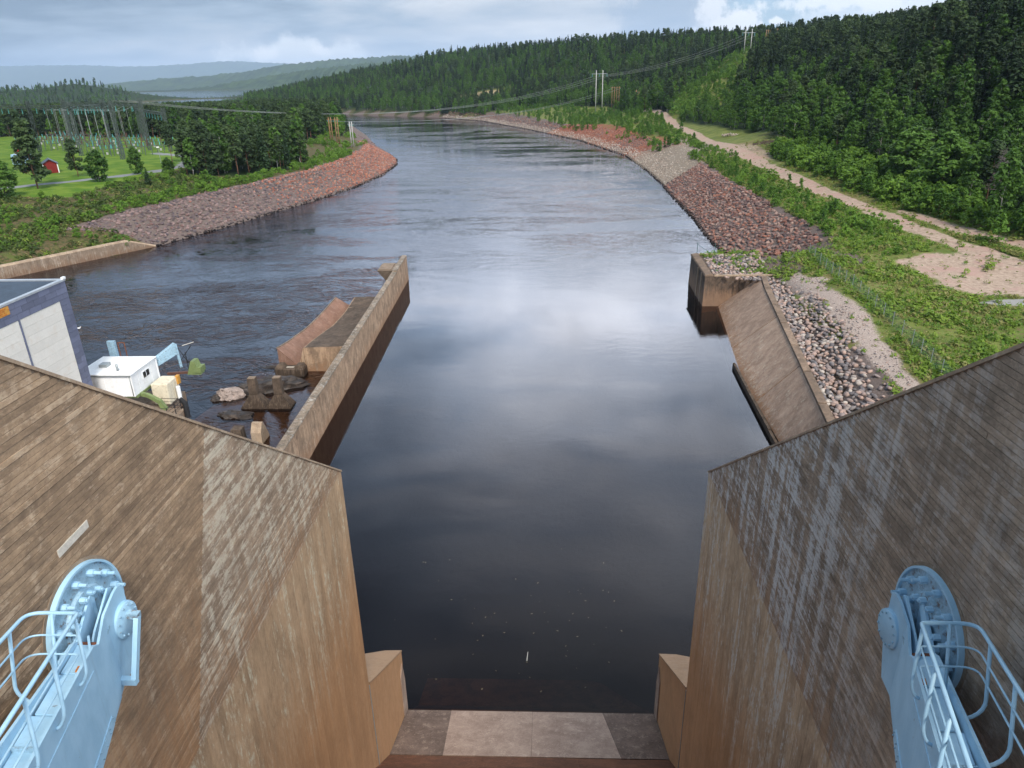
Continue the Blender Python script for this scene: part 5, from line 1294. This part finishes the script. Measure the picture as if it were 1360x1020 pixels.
def spread(x, y, z, s, coll_key, name, parent, parts=0):
    """stones at the given points; the nearest few are parts of their own"""
    n = len(x); rot = rng.uniform(-.5, .5, (n, 3)); rot[:, 2] = rng.uniform(0, 6.28, n)
    scl = np.stack([s*rng.uniform(.85, 1.3, n), s*rng.uniform(.8, 1.1, n), s*rng.uniform(.75, 1.1, n)], 1); idx = rng.integers(0, 5, n)
    order = np.argsort(dist(x, y, z)/s); near = order[:parts]; rest = order[parts:]
    P = np.stack([x, y, z], 1); ms = [o.data for o in SC[coll_key].objects]
    inv = Matrix.Translation(-parent.location)
    for i in near:
        o = bpy.data.objects.new('stone', ms[idx[i]]); link(o, parent); o.matrix_parent_inverse = inv
        o.location = P[i]; o.rotation_euler = rot[i]; o.scale = scl[i]
    o = scatter(name, P[rest], rot[rest], scl[rest], idx[rest], SC[coll_key], parent); o.matrix_parent_inverse = inv
def banks():
    def root(x, y, nm='riprap_bank'):
        e = empty(nm, (x, y, 0)); e['kind'] = 'structure'; return e
    # pile between apron and gravel strip
    x, y = jitter(24, 40, 50, 117.5, .50); z, d, sd_ = ground(x, y)
    xk = np.interp(y, [50, 100.6, 104, 117], [24.7, 32.7, 26.2, 26.8]); xe = np.interp(y, [50, 60, 70, 82, 90, 96, 104, 117], [29.5, 31.3, 33.4, 35.2, 35.6, 35.4, 34.5, 34.5])+fbm(x, y, .5, 9)*.6
    yk = (y < 103.5) | (y > 104.5); thin = rng.random(len(x)) < np.where(x > xe-1.0, .5, 1)
    k_ = (x > xk+.05) & (x < xe) & yk & thin & (y < 116.0)
    x, y = x[k_], y[k_]; z = np.maximum(ground(x, y)[0], 4.5)
    k_ = in_view(x, y, z); x, y, z = x[k_], y[k_], z[k_]; s = rng.uniform(.42, .86, len(x))
    spread(x, y, z+.10, s, 'a', 'stone_fill', root(30, 80), 300)
    x, y = jitter(28, 40, 55, 101, .30); mk = masks(x, y, *ground(x, y)); k_ = (mk[2] > .35) & (rng.random(len(x)) < .45); x, y = x[k_], y[k_]; z = ground(x, y)[0]
    spread(x, y, z+.02, rng.uniform(.10, .30, len(x)), 'a', 'gravel', root(34, 78), 0)
    def bank(side, y0, y1, d1, sp, s0, s1, key, x0, x1, parts, cond=None, dlo=-.6):
        x, y = jitter(x0, x1, y0, y1, sp); z, d, sd_ = ground(x, y); n = fbm(x, y, .25, 17)
        k_ = ((sd_ == side) & (d < d1+n*.9)) | ((sd_ == 0) & (d > dlo))
        k_ &= (d > dlo) & in_view(x, y, z)
        if side > 0: k_ &= (x > 20) | (y > 400)
        if side < 0: k_ &= x < 0
        if cond is not None: k_ &= cond(x, y, d, n)
        x, y, z = x[k_], y[k_], z[k_]
        if not len(x): return
        s = rng.uniform(s0, s1, len(x)); spread(x, y, z+.05, s, key, 'stone_fill', root(float(x.mean()), float(y.mean())), parts)
    q = lambda x, y: fbm(x, y, .07, 23)
    RB = lambda x, y: 214-(y+q(x, y)*14+np.random.default_rng(len(x)).normal(0, 14, len(x)))
    bank(1, 119, 243, 13.0, .78, .62, 1.25, 'r', 28, 62, 300, lambda x, y, d, n: (y > 119.8) & ((y < 231+d*.6)))
    bank(1, 225, 320, 22.0, .80, .35, .75, 'b', 30, 70, 0, lambda x, y, d, n: (y > 231+d*.6) & (rng.random(len(x)) < np.where(d < 7, .95, .42)))
    bank(1, 315, 470, 15, 1.0, .5, 1.0, 'x', -10, 62, 0, lambda x, y, d, n: d > 4)
    bank(1, 315, 700, 5.5, 1.1, .6, 1.1, 'b', -90, 62, 0)
    bank(1, 470, 720, 12, 1.7, .7, 1.4, 'r', -130, 50, 0, lambda x, y, d, n: d > 4)
    bank(-1, 146, 345, 14.0, .85, .60, 1.15, 'l', -102, -56, 300, lambda x, y, d, n: (y > 151.5-(d*.35)) & (RB(x, y) > 0))
    bank(-1, 146.01, 345.01, 14.0, .85, .60, 1.1, 'x', -102, -56, 300, lambda x, y, d, n: (y > 151.5) & (RB(x, y) <= 0))
    bank(-1, 340, 420, 8.0, 1.1, .6, 1.1, 'l', -102, -56, 0)
banks()
def pile(cx, cy, rx, ry, n, h, key, label, cat, s0, s1, mt=None):
    e = empty('stone_pile' if mt is None else 'brush_pile', (cx, cy, gz(cx, cy))); tag(e, label, cat)
    g = random.Random(int(cx*10)); ms = [o.data for o in SC[key].objects]
    for i in range(n):
        r_, a = math.sqrt(g.random()), g.uniform(0, 6.28); u, v = r_*math.cos(a), r_*math.sin(a)
        zz = h*(1-r_**1.5)*g.uniform(.3, 1)
        if mt is None:
            o = bpy.data.objects.new('stone', g.choice(ms)); link(o, e); o.location = (u*rx, v*ry, zz+.1); o.rotation_euler = (g.uniform(-1, 1), g.uniform(-1, 1), g.uniform(0, 6)); s_ = g.uniform(s0, s1); o.scale = (s_, s_, s_)
        else:
            q = MB(); L = g.uniform(.8, 2.2); a2 = g.uniform(0, 6.28); dz = g.uniform(-.3, .4)
            p = Vector((u*rx, v*ry, zz+.15)); d = Vector((math.cos(a2), math.sin(a2), dz))*L; q.tube([p-d*.5, p+d*.5+Vector((0, 0, g.uniform(-.2, .2)))], [.09, .03], 4); q.build('stick', mt, e)
M_TWIG = simple('brown_brush_sticks', (.085,.058,.050), .4, 2, .9)
pile(79.0, 247, 9.5, 6.5, 260, 2.2, 'r', 'low heap of brown brushwood beside the gravel yard', 'brush pile', 1, 1, M_TWIG)
pile(76.0, 305, 4.5, 2.2, 40, .8, 'b', 'row of pale stones at the forest edge beyond the road', 'stone pile', .7, 1.3)
pile(78, 190, 2.2, 1.2, 14, .6, 'b', 'few pale stones among the scrub by the road', 'stone pile', .6, 1.2)

# ------------------------------------------------------------------ plants
def tris(c, n, s, along=None, g=rng):
    """one triangle per centre: c centres, n normals (roughly), s sizes"""
    m_ = len(c); n = n/np.maximum(np.linalg.norm(n, axis=1, keepdims=True), 1e-6)
    a = g.normal(size=(m_, 3)) if along is None else along
    a = a-n*(a*n).sum(1, keepdims=True); a /= np.maximum(np.linalg.norm(a, axis=1, keepdims=True), 1e-6); b = np.cross(n, a)
    s = s[:, None]; q = g.uniform(.35, .65, (m_, 1))
    v = np.stack([c-a*s*.5+b*s*q, c-a*s*.5-b*s*(1-q), c+a*s*.72], 1).reshape(-1, 3)
    return v
def crown_mesh(name, V, mt):
    return np_mesh(name, V, np.arange(len(V)).reshape(-1, 3), mt)
def trunk_mesh(name, h, r, mt, g, limbs=(), lean=.0):
    q = MB(); n = 6; pts = [(lean*h*(i/n)**2*.3+(g.uniform(-.02, .02)*h*.5 if 0 < i < n else 0), g.uniform(-.01, .01)*h if 0 < i else 0, -.3+(h+.3)*i/n) for i in range(n+1)]
    q.tube(pts, [r*(1-.88*i/n) for i in range(n+1)], 6)
    for z0, az, L, up_ in limbs:
        f = z0/h; i = min(n-1, int(f*n)); p = Vector(pts[i]).lerp(Vector(pts[i+1]), f*n-i); d = Vector((math.cos(az), math.sin(az), up_)).normalized()*L
        q.tube([p, p+d*.55+Vector((0, 0, L*.05)), p+d], [r*.34, r*.2, r*.07], 4)
    return q.mesh(name, mt, True)
def spruce(seed, h=16., rmax=2.5, nw=22):
    g = np.random.default_rng(seed); Vs = []
    for w in range(nw):
        f = (w+.5)/nw; z = h*(.06+.94*f); r = rmax*(1-f)**.85*g.uniform(.8, 1.15)+.12; nb = int(9-4*f)+1
        az = g.uniform(0, 6.28)+np.arange(nb)*6.283/nb+g.normal(0, .22, nb)
        for a in az:
            L = r*g.uniform(.72, 1.18); kk = 5 if f < .75 else 3
            t = np.linspace(.22, 1, kk); dr = g.uniform(.25, .55)
            c = np.stack([np.cos(a)*L*t, np.sin(a)*L*t, z-dr*L*t**1.4+.08*L*np.sin(t*3)], 1)+g.normal(0, .06, (kk, 3))
            ax = np.tile([np.cos(a), np.sin(a), -dr], (kk, 1))+g.normal(0, .25, (kk, 3))
            nn = np.tile([np.cos(a)*.35, np.sin(a)*.35, 1.], (kk, 1))+g.normal(0, .45, (kk, 3))
            Vs.append(tris(c, nn, np.full(kk, .42*L**.6+.30)*g.uniform(.8, 1.25, kk), ax, g))
    tip = np.array([[0, 0, h*.985]]); Vs.append(tris(np.repeat(tip, 3, 0), g.normal(size=(3, 3))*[1, 1, .05], np.full(3, .55), np.tile([0, 0, 1.], (3, 1)), g))
    gr = random.Random(seed); tr = trunk_mesh('trunk', h*.97, .17, M_BARK, gr)
    return crown_mesh('crown', np.concatenate(Vs), M_SPRUCE), tr, h
def clumped(seed, h, z0, shape, ncl, nper, cl_r, leaf, mt, bark, r_trunk, limbs, upbias=.6):
    g = np.random.default_rng(seed); Vs = []; gr = random.Random(seed); lim = []
    for i in range(ncl):
        f = g.uniform(0, 1)**.9; rr = shape(f); a = g.uniform(0, 6.28); q = g.uniform(.25, 1)**.5
        c = np.array([np.cos(a)*rr*q, np.sin(a)*rr*q, h*(z0+(1-z0)*f)]); cr = cl_r*g.uniform(.65, 1.25)*(1 if f < .85 else .7)
        p = g.normal(size=(nper, 3)); p /= np.linalg.norm(p, axis=1, keepdims=True); p *= g.uniform(.45, 1, (nper, 1))**.6
        pts = c+p*cr*[1, 1, .72]
        nn = p*1.0+[0, 0, upbias]+g.normal(0, .5, (nper, 3))
        Vs.append(tris(pts, nn, np.full(nper, leaf)*g.uniform(.7, 1.3, nper), None, g))
        if i % max(1, ncl//limbs) == 0: lim.append((max(h*.12, c[2]-rr*q*.9), a, math.hypot(rr*q, rr*q*.8)*.95, .8))
    return crown_mesh('crown', np.concatenate(Vs), mt), trunk_mesh('trunk', h*.93, r_trunk, bark, gr, lim), h
def ovoid(w, p=.42): return lambda f: w*math.sin(math.pi*min(1, (f**.8*.93+.05)))**.75 if f < 1 else .1
def pinecrown(w): return lambda f: w*(.55+.6*math.sin(math.pi*(f*.85+.12)))*(1-.45*f)
def column(w): return lambda f: w*(.55+.55*math.sin(math.pi*min(1, f*.9+.1)))*(1-.62*f**2)
PROTO = {
 'spruce': [spruce(11), spruce(12, 16, 2.1, 24), spruce(13, 16, 2.9, 20), spruce(14, 16, 1.7, 24)],
 'pine': [clumped(21+i, 14., z0, pinecrown(w), 44, 34, 1.05, .60, M_PINE, M_PINEBARK, .17, 9, .9) for i, (z0, w) in enumerate(((.34, 2.0), (.20, 2.3), (.44, 1.9), (.10, 2.4)))],
 'birch': [clumped(31+i, 11., z0, ovoid(w), 52, 24, .85, .50, M_BIRCH, M_BIRCHBARK, .13, 9) for i, (z0, w) in enumerate(((.16, 2.2), (.12, 2.7), (.22, 1.9), (.08, 2.4)))],
 'aspen': [clumped(41+i, 6., .06, column(w), 34, 20, .55, .36, M_ASPEN, M_BARK, .06, 6) for i, w in enumerate((1.15, 1.45, 1.0))],
 'bush': [clumped(51+i, 2.2, .02, ovoid(w), 24, 18, .42, .27, M_WILLOW, M_BARK, .035, 8, .8) for i, w in enumerate((1.1, 1.45, .95, 1.7))],
}
PROTO['round'] = [clumped(61+i, 9., .10, ovoid(w), 85, 36, .80, .42, M_BIRCH, M_BARK, .14, 8, .8) for i, w in enumerate((2.9, 2.5))]
TRUNKM = {'round': M_BARK, 'spruce': M_BARK, 'pine': M_PINEBARK, 'birch': M_BIRCHBARK, 'aspen': M_BARK, 'bush': M_BARK}
def joined(c, t):
    nv = len(c.vertices); V = np.empty(nv*3, np.float32); c.vertices.foreach_get('co', V)
    bm = bmesh.new(); bm.from_mesh(c); k_ = len(bm.faces); bm.from_mesh(t); bm.faces.ensure_lookup_table()
    for f in bm.faces[k_:]: f.material_index = 1
    me = bpy.data.meshes.new('tree'); bm.to_mesh(me); bm.free(); me.materials.append(c.materials[0]); me.materials.append(t.materials[0]); return me
TC = {k_: proto_collection('kind_of_'+k_, [joined(c, t) for c, t, h in v]) for k_, v in PROTO.items()}
KNAME = {'round': 'leafy_tree', 'spruce': 'spruce_tree', 'pine': 'pine_tree', 'birch': 'birch_tree', 'aspen': 'aspen_sapling', 'bush': 'bush'}
KCAT = {'round': 'tree', 'spruce': 'tree', 'pine': 'tree', 'birch': 'tree', 'aspen': 'tree', 'bush': 'bush'}
def plant(kind, var, x, y, h, rz, label, group=None, wide=1., z=None):
    c, t, h0 = PROTO[kind][var % len(PROTO[kind])]; z = gz(x, y) if z is None else z
    e = empty(KNAME[kind], (x, y, z-.1), rz); s_ = h/h0; e.scale = (s_*wide, s_*wide, s_)
    tag(e, label, KCAT[kind], group)
    link(bpy.data.objects.new('trunk', t), e); link(bpy.data.objects.new('crown', c), e)
    return e
# trees one can point at
plant('pine', 3, -131.3, 186.9, 16.5, .3, 'tall dark pine in front of the substation, left of red shed', None, 1.15)
plant('pine', 3, -133.8, 190.5, 18.5, 2.0, 'slimmer dark pine rising behind the tall pine left of shed', None, .8)
plant('pine', 1, -135.2, 211, 10.6, 1.2, 'dark pine with bare lower trunk just right of red shed', None, 1.1)
plant('round', 0, -122.7, 200.8, 8.6, .5, 'round dense dark green tree beside the paved lawn path', None, 1.05)
plant('round', 1, -121.0, 217.8, 8.0, 1.5, 'loose pale green tree at the lawn edge right of round tree', None, .9)
plant('pine', 2, -126.0, 250, 13.5, .8, 'single slim pine at the right end of lawn', None, .85)
plant('round', 0, -130.5, 173.5, 9.0, .9, 'broad dark tree at the left picture edge above the bank', None, 1.25)
plant('spruce', 2, -106.5, 196, 5.0, .4, 'small dark conifer on the slope below lawn', None, 1.2)
plant('round', 1, -113.5, 222, 4.6, .2, 'small rounded green tree on lawn edge below single pine', None, 1.3)
plant('bush', 3, -94.5, 205, 3.2, .2, 'solitary green bush on the brown slope above bank stones', None, 1)
plant('bush', 1, -87.8, 146.4, 2.6, .9, 'rounded bush at the stone end of the bank wall', None, 1.2)
plant('birch', 2, 74.6, 120, 12.5, .6, 'slim birch with visible pale trunk at the right forest edge', None, .85)
plant('round', 0, 80.5, 165, 12.5, .6, 'big rounded leafy tree above the roadside scrub, farther from the birch', None, 1.3)
plant('round', 1, 79.5, 148, 12.0, 2.6, 'big rounded leafy tree above the roadside scrub, nearer the birch', None, 1.25)
def dead_tree(x, y, h):
    e = empty('dead_tree', (x, y, gz(x, y))); tag(e, 'bare grey dead tree standing among the right hand pines', 'tree'); g = random.Random(3)
    q = MB(); q.tube([(0, 0, -.3), (.1, 0, h*.5), (.2, .1, h)], [.16, .1, .03], 6); q.build('trunk', M_DEAD, e)
    q = MB()
    for i in range(90):
        z = h*g.uniform(.25, .97); a = g.uniform(0, 6.28); L = g.uniform(.8, 2.6)*(1.15-z/h); p = Vector((.15*z/h, 0, z)); d = Vector((math.cos(a), math.sin(a), g.uniform(-.1, .7)))
        p2 = p+d*L; q.tube([p, p2], [.05, .02], 3)
        for j in range(4): f = g.uniform(.4, 1); e2 = Vector((g.gauss(0, 1), g.gauss(0, 1), g.gauss(.3, .6)))*.45; q.tube([p.lerp(p2, f), p.lerp(p2, f)+e2], [.025, .012], 3)
    q.build('twigs', M_DEAD, e)
dead_tree(83, 136, 10)

def wood():
    """candidate plants: a jittered polar net round the dam, finer close by"""
    rs = [60.]
    while rs[-1] < 3600: r_ = rs[-1]; rs.append(r_+max(2.3, .0082*r_))
    X, Y, R = [], [], []
    for r_ in rs:
        s_ = max(2.3, .0082*r_); n = int(1.55*r_/s_*.95); th = np.linspace(-.82, .73, n)+rng.uniform(-.5, .5, n)*1.55/n
        rr = r_+rng.uniform(-.5, .5, n)*s_; X.append(CAMPOS.x+rr*np.sin(th)); Y.append(rr*np.cos(th)); R.append(rr)
    x, y, r = map(np.concatenate, (X, Y, R))
    z, d, sd_ = ground(x, y); k_ = (sd_ != 0) & in_view(x, y, z+8, 60) & (d > 1); x, y, r, z, d, sd_ = (a[k_] for a in (x, y, r, z, d, sd_))
    fm = forest_mask(x, y, z, d, sd_); n1 = fbm(x, y, .03, 41); n2 = fbm(x, y, .09, 43); u = rng.random(len(x)); v = rng.random(len(x))
    kind = np.full(len(x), 'none', dtype='<U8'); h = np.zeros(len(x))
    wooded = (u < fm*np.where(r < 330, .34, np.where(r < 420, .6, .9)))
    hill = np.clip((z-9)/26, 0, 1)                      # conifers towards the crest, birch low down
    con = np.where(y > 640, .36+n1*.75+n2*.30, hill*.62+n1*.34+.06)
    right = sd_ > 0
    far = np.clip((r-500)/400, 0, 1)
    kn = np.where(v < np.clip(con, .12, .88), np.where(rng.random(len(x)) < .72, 'spruce', 'pine'), np.where(rng.random(len(x)) < .62, 'birch', 'aspen'))
    kl = np.where(v < .40+n1*.3, 'pine', np.where(v < .62+n1*.25, 'spruce', np.where(v < .86, 'aspen', 'birch')))
    stand = (np.hypot((x+100)/19, (y-246)/29) < 1.1) & (sd_ < 0)
    kl = np.where(stand, np.where(v < .70, 'pine', np.where(v < .85, 'spruce', 'birch')), kl)
    kind[wooded] = np.where(right, kn, kl)[wooded]
    hh = {'spruce': (10, 17), 'pine': (11, 16.5), 'birch': (7.5, 12.5), 'aspen': (5, 8.5)}
    for k2, (a, b) in hh.items():
        q = kind == k2; h[q] = rng.uniform(a, b, q.sum())
    q = (kind == 'spruce') | (kind == 'pine'); h[q] *= (.80+.25*hill[q])
    h[(sd_ < 0) & ~stand & (y > 330)] *= 1.25; h[stand] *= 1.15
    h = np.where(right & (r < 210), h*.86, h)
    # the wood stays low in front of the far lake
    az = np.arctan2(x-CAMPOS.x, y); cap = np.where((az > -.50) & (az < -.375), np.clip(31.2-.0172*r-z, 4, 99), 99); h = np.minimum(h, cap*rng.uniform(.85, 1.05, len(x)))
    h = np.where(right & (r > 290) & (r < 405) & (az > .15) & (az < .25), h*.6, h)
    # scrub of bushes: along both bank tops, round the fence and the road, on the cleared slope
    rd = np.minimum(segdist(ROAD, x, y)[0], segdist(TRACK2, x, y)[0]+1.2); lr = segdist(LROAD, x, y)[0]; lt = segdist(LTRACK, x, y)[0]
    p = np.zeros(len(x))
    R1 = right & (y > 100) & (y < 268) & (x < 64.5) & (d > 13.2)
    p = np.where(R1, np.clip(.74+n2*.5-np.clip((x-52)/7, 0, 1)*(y < 122)*1.0, 0, 1), p)
    R2 = right & (y > 108) & (y < 240) & (x > 68) & (fm < .6); p = np.where(R2, np.clip((x-68.8)/2.5, 0, 1), p)
    R3 = right & (y > 300) & (y < 470) & (d > 8) & (d < 40) & (x < 62); p = np.where(R3, np.where(d < 16, .38, .62)+n2*.45, p)
    R4 = right & (y > 430) & (y < 760) & (d > 11) & (d < 60); p = np.where(R4, .72+n2*.35, p)
    cd = segdist(np.array([(92, 430), (108, 475), (152, 590), (200, 720)], float), x, y)[0]; f5 = (r-400)/220; R5 = right & (r > 395) & (r < 645) & (az > .150+.072*f5) & (az < .244+.042*f5); p = np.where(R5, .95, p)
    R6 = right & (y > 255) & (y < 330) & (x > 57) & (x < 63); p = np.where(R6, .55, p)
    L1 = (sd_ < 0) & (y > 145) & (y < 345) & (d > 14.0) & (d < 21+n2*2); p = np.where(L1, .9+n2*.3, p)
    L2 = (sd_ < 0) & (y < 300) & (d >= 21) & (x > -150) & (y < 262+(x+116)*.6); p = np.where(L2, .30+n2*.35+n1*.2, p)
    L3 = (sd_ < 0) & (y <= 146) & (d > 4) & (d < 50); p = np.where(L3, .22+n2*.45+n1*.2+(d > 9)*.28, p)
    L4 = (sd_ < 0) & (y > 290) & (y < 390) & (x > -108) & (d > 12); p = np.where(L4, .22+n2*.4, p)
    p = np.where((rd < 3.4) | (lr < 3.0) | (lt < 2.6), 0, p)
    dm = masks(x, y, z, d, sd_); p = np.where((dm[0] > .3) | (dm[2] > .2) | (dm[3] > .3) | (dm[1] > .1), 0, p)
    bush = (kind == 'none') & (rng.random(len(x)) < p)
    kind[bush] = 'bush'; h[bush] = rng.uniform(1.1, 2.7, bush.sum())
    h[bush & R2] *= 1.75; h[bush & L3] *= .62; h[bush & L2] *= .8; h[bush & L1] *= .9; h[bush & R5] *= 1.5; h[bush & R1] *= .8; h[bush & R1 & (y < 112)] *= .6
    kind[bush & R4 & (rng.random(len(x)) < .6)] = 'aspen'; kind[bush & R1 & (rng.random(len(x)) < .30) & (y > 125)] = 'aspen'; kind[bush & R2 & (rng.random(len(x)) < .35)] = 'aspen'
    kind[bush & R5 & (rng.random(len(x)) < .4)] = 'aspen'; kind[bush & R3 & (rng.random(len(x)) < .35)] = 'aspen'
    q = bush & (kind == 'aspen'); h[q] = rng.uniform(2.8, 5.4, q.sum()); q = q & R1; h[q] = rng.uniform(1.6, 3.4, q.sum())
    return x, y, z, h, kind, sd_, r, R1, R2, R5, stand
WORDS = {'spruce': 'dark pointed spruce', 'pine': 'dark green pine', 'birch': 'leafy green birch', 'aspen': 'slender pale green sapling', 'bush': 'low bright green bush'}
def grow():
    x, y, z, h, kind, sd_, r, R1, R2, R5, stand = wood()
    D = dist(x, y, z)
    for k2 in [k_ for k_ in PROTO if k_ != 'round']:
        q = np.where(kind == k2)[0]; q = q[np.argsort(-h[q]/D[q])]; near, rest = q[:300], q[300:]
        for i in near:
            if sd_[i] < 0: zone = 'in the stand between lawn and river' if stand[i] else ('on the left bank above the stones' if y[i] < 345 else 'in the wood beyond the left headland')
            elif R5[i]: zone = 'on the cleared slope under the wires'
            elif x[i] < 66 and y[i] < 400: zone = 'between the stone bank and the gravel road'
            elif R2[i]: zone = 'in the thicket along the far side of the road'
            else: zone = 'in the wood on the right hillside'
            if 'hillside' in zone:
                zone = ('low on' if z[i] < 16 else 'halfway up' if z[i] < 32 else 'near the crest of')+' the right hillside'+(', nearest the dam' if r[i] < 170 else ', level with the brush pile' if r[i] < 290 else ', far upstream')
            plant(k2, rng.integers(0, 4), x[i], y[i], h[i], rng.uniform(0, 6.28), WORDS[k2]+' '+zone, WORDS[k2]+' plants '+zone, rng.uniform(.85, 1.15), z[i])
        if len(rest):
            n = len(rest); s_ = h[rest]/PROTO[k2][0][2]; wd = rng.uniform(.85, 1.15, n)
            scatter({'spruce': 'spruce_forest', 'pine': 'pine_forest', 'birch': 'birch_wood', 'aspen': 'sapling_thicket', 'bush': 'scrub'}[k2],
                    np.stack([x[rest], y[rest], z[rest]-.1], 1), np.stack([rng.normal(0, .03, n), rng.normal(0, .03, n), rng.uniform(0, 6.28, n)], 1), np.stack([s_*wd, s_*wd, s_], 1), rng.integers(0, len(PROTO[k2]), n), TC[k2])
        print('PLANTS', k2, len(q))
grow()
# weeds and rough grass close by
def tuft(seed, mt, n=26, h=.55, r=.34, leaf=.16):
    g = np.random.default_rng(seed); a = g.uniform(0, 6.28, n); rr = r*np.sqrt(g.random(n)); f = g.random(n)
    c = np.stack([np.cos(a)*rr, np.sin(a)*rr, h*f*(1-.5*(rr/r)**2)], 1); nn = np.stack([np.cos(a)*.6, np.sin(a)*.6, np.full(n, .9)], 1)+g.normal(0, .4, (n, 3))
    V = tris(c, nn, leaf*g.uniform(.7, 1.6, n), np.stack([np.cos(a)*.5, np.sin(a)*.5, np.ones(n)], 1), g)
    return crown_mesh('weed', V, mt)
WC = proto_collection('weed_kind', [tuft(1, M_WEED), tuft(2, M_WEED, 34, .75, .42, .2), tuft(3, M_WILLOW, 26, .45, .4, .15), tuft(4, M_DRYGRASS, 30, .5, .3, .17), tuft(5, M_DRYGRASS, 22, .35, .4, .14), tuft(6, M_HEATH, 34, .7, .5, .22), tuft(7, M_HEATH, 30, .5, .5, .2)])
def weeds():
    for nm, (x0, x1, y0, y1, s_, side) in {'roadside_weeds': (27, 78, 52, 150, .52, 1), 'bank_weeds': (-135, -80, 92, 215, .85, -1), 'short_grass': (36, 76, 52, 135, .36, 1), 'verge_grass': (40, 84, 135, 262, .62, 1)}.items():
        x, y = jitter(x0, x1, y0, y1, s_); z, d, sd_ = ground(x, y)
        m_ = masks(x, y, z, d, sd_); bare = np.maximum.reduce([m_[0], m_[1], m_[2], m_[4]]); n2 = fbm(x, y, .35, 51); n1 = fbm(x, y, .1, 53)
        p = .50+n2*.40+n1*.25
        if nm == 'verge_grass': p = np.where(bare > .3, .04, np.where(d < 13.5, 0, p))
        elif side > 0:
            xe = np.interp(y, [50, 60, 70, 82, 90, 96, 104, 117], [29.5, 31.3, 33.4, 35.2, 35.6, 35.4, 34.5, 34.5])
            fx = np.interp(y, [52, 60.6, 81.3, 103.6, 121], [34.9, 36.4, 39.1, 41, 42.2]); p = np.where(np.abs(x-fx) < 2.2, p+.35, p)
            p = np.where((x < xe+.3) & (y < 104), 0, p); p = np.where((x < 34.5) & (y > 104) & (y < 120), .10+(x > 30)*.3+(y > 115)*.3, p); p = np.where((y > 119.5) & (d < 13.8), 0, p)
            p = np.where(bare > .25, .03, p)
        else:
            p = np.where((y > 150) & (d < 14.5), 0.0, p); p = np.where(m_[3] > .3, 0, p); p = np.where(d < 1.5, 0, p); p = np.where(bare > .4, 0, p)
        k_ = (sd_ == side) & (rng.random(len(x)) < p) & in_view(x, y, z); x, y, z, n1, n2 = x[k_], y[k_], z[k_], n1[k_], n2[k_]
        z = np.where((side > 0) & (x < 35) & (y > 104), np.maximum(z, 4.55), z)
        n = len(x); s2 = rng.uniform(.55, 1.35, n)*(1.15 if side < 0 else 1.0)*np.clip(1+n2*.35, .5, 1.5)
        dry = rng.random(n) < np.clip(.28+n1*.35, .05, .8); idx = np.where(dry, rng.integers(3, 5, n), rng.integers(0, 3, n))
        if side < 0: idx = np.where(rng.random(n) < .68, rng.integers(5, 7, n), idx)
        if nm == 'verge_grass': idx = np.where(rng.random(n) < .5, 3, idx); s2 = s2*.9
        if nm == 'short_grass': idx = np.where(rng.random(n) < .75, rng.integers(3, 5, n), 2); s2 = s2*.45
        scatter(nm, np.stack([x, y, z-.03], 1), np.stack([rng.normal(0, .1, n), rng.normal(0, .1, n), rng.uniform(0, 6.28, n)], 1), np.stack([s2, s2, s2*rng.uniform(.7, 1.2, n)], 1), idx, WC)
        print('WEEDS', nm, n)
weeds()
# floating bits in the pool, a gull
def flotsam():
    g = random.Random(6); q = MB()
    for i in range(70):
        x = g.gauss(-1.5, 4.2); y = g.gauss(35.5, 3.6); s_ = g.uniform(.012, .05); a = g.uniform(0, 3.14)
        if not -9 < x < 9 or y < 30: continue
        c, s2 = math.cos(a)*s_*1.8, math.sin(a)*s_*1.8
        q.add([(x-c, y-s2, .012), (x+s2*.5, y-c*.5, .014), (x+c, y+s2, .02), (x-s2*.5, y+c*.5, .014)], [(0, 1, 2, 3)])
    o = q.build('floating_leaves', simple('pale_dead_leaves', (.13,.10,.06), .5, 3, .8)); o['kind'] = 'stuff'
    q = MB(); q.tube([(-.25, 32.6, .03), (-.2, 33.3, .05)], [.03, .02], 5); o = q.build('floating_stick', M_PATCH); tag(o, 'thin pale stick floating in the dark pool before the sill', 'stick')
    e = empty('gull', (-66, 95, .12)); tag(e, 'small white gull sitting on the water left of the wall', 'bird')
    q = MB(); q.tube([(-.28, 0, .1), (-.12, 0, .06), (.1, 0, .06), (.24, 0, .14), (.30, 0, .26), (.36, 0, .30)], [.03, .11, .12, .07, .055, .02], 8); q.build('body', M_WHITE, e, True)
    q = MB(); q.bar((.36, 0, .30), (.44, 0, .28), .02); q.build('beak', M_YELLOW, e)
flotsam()
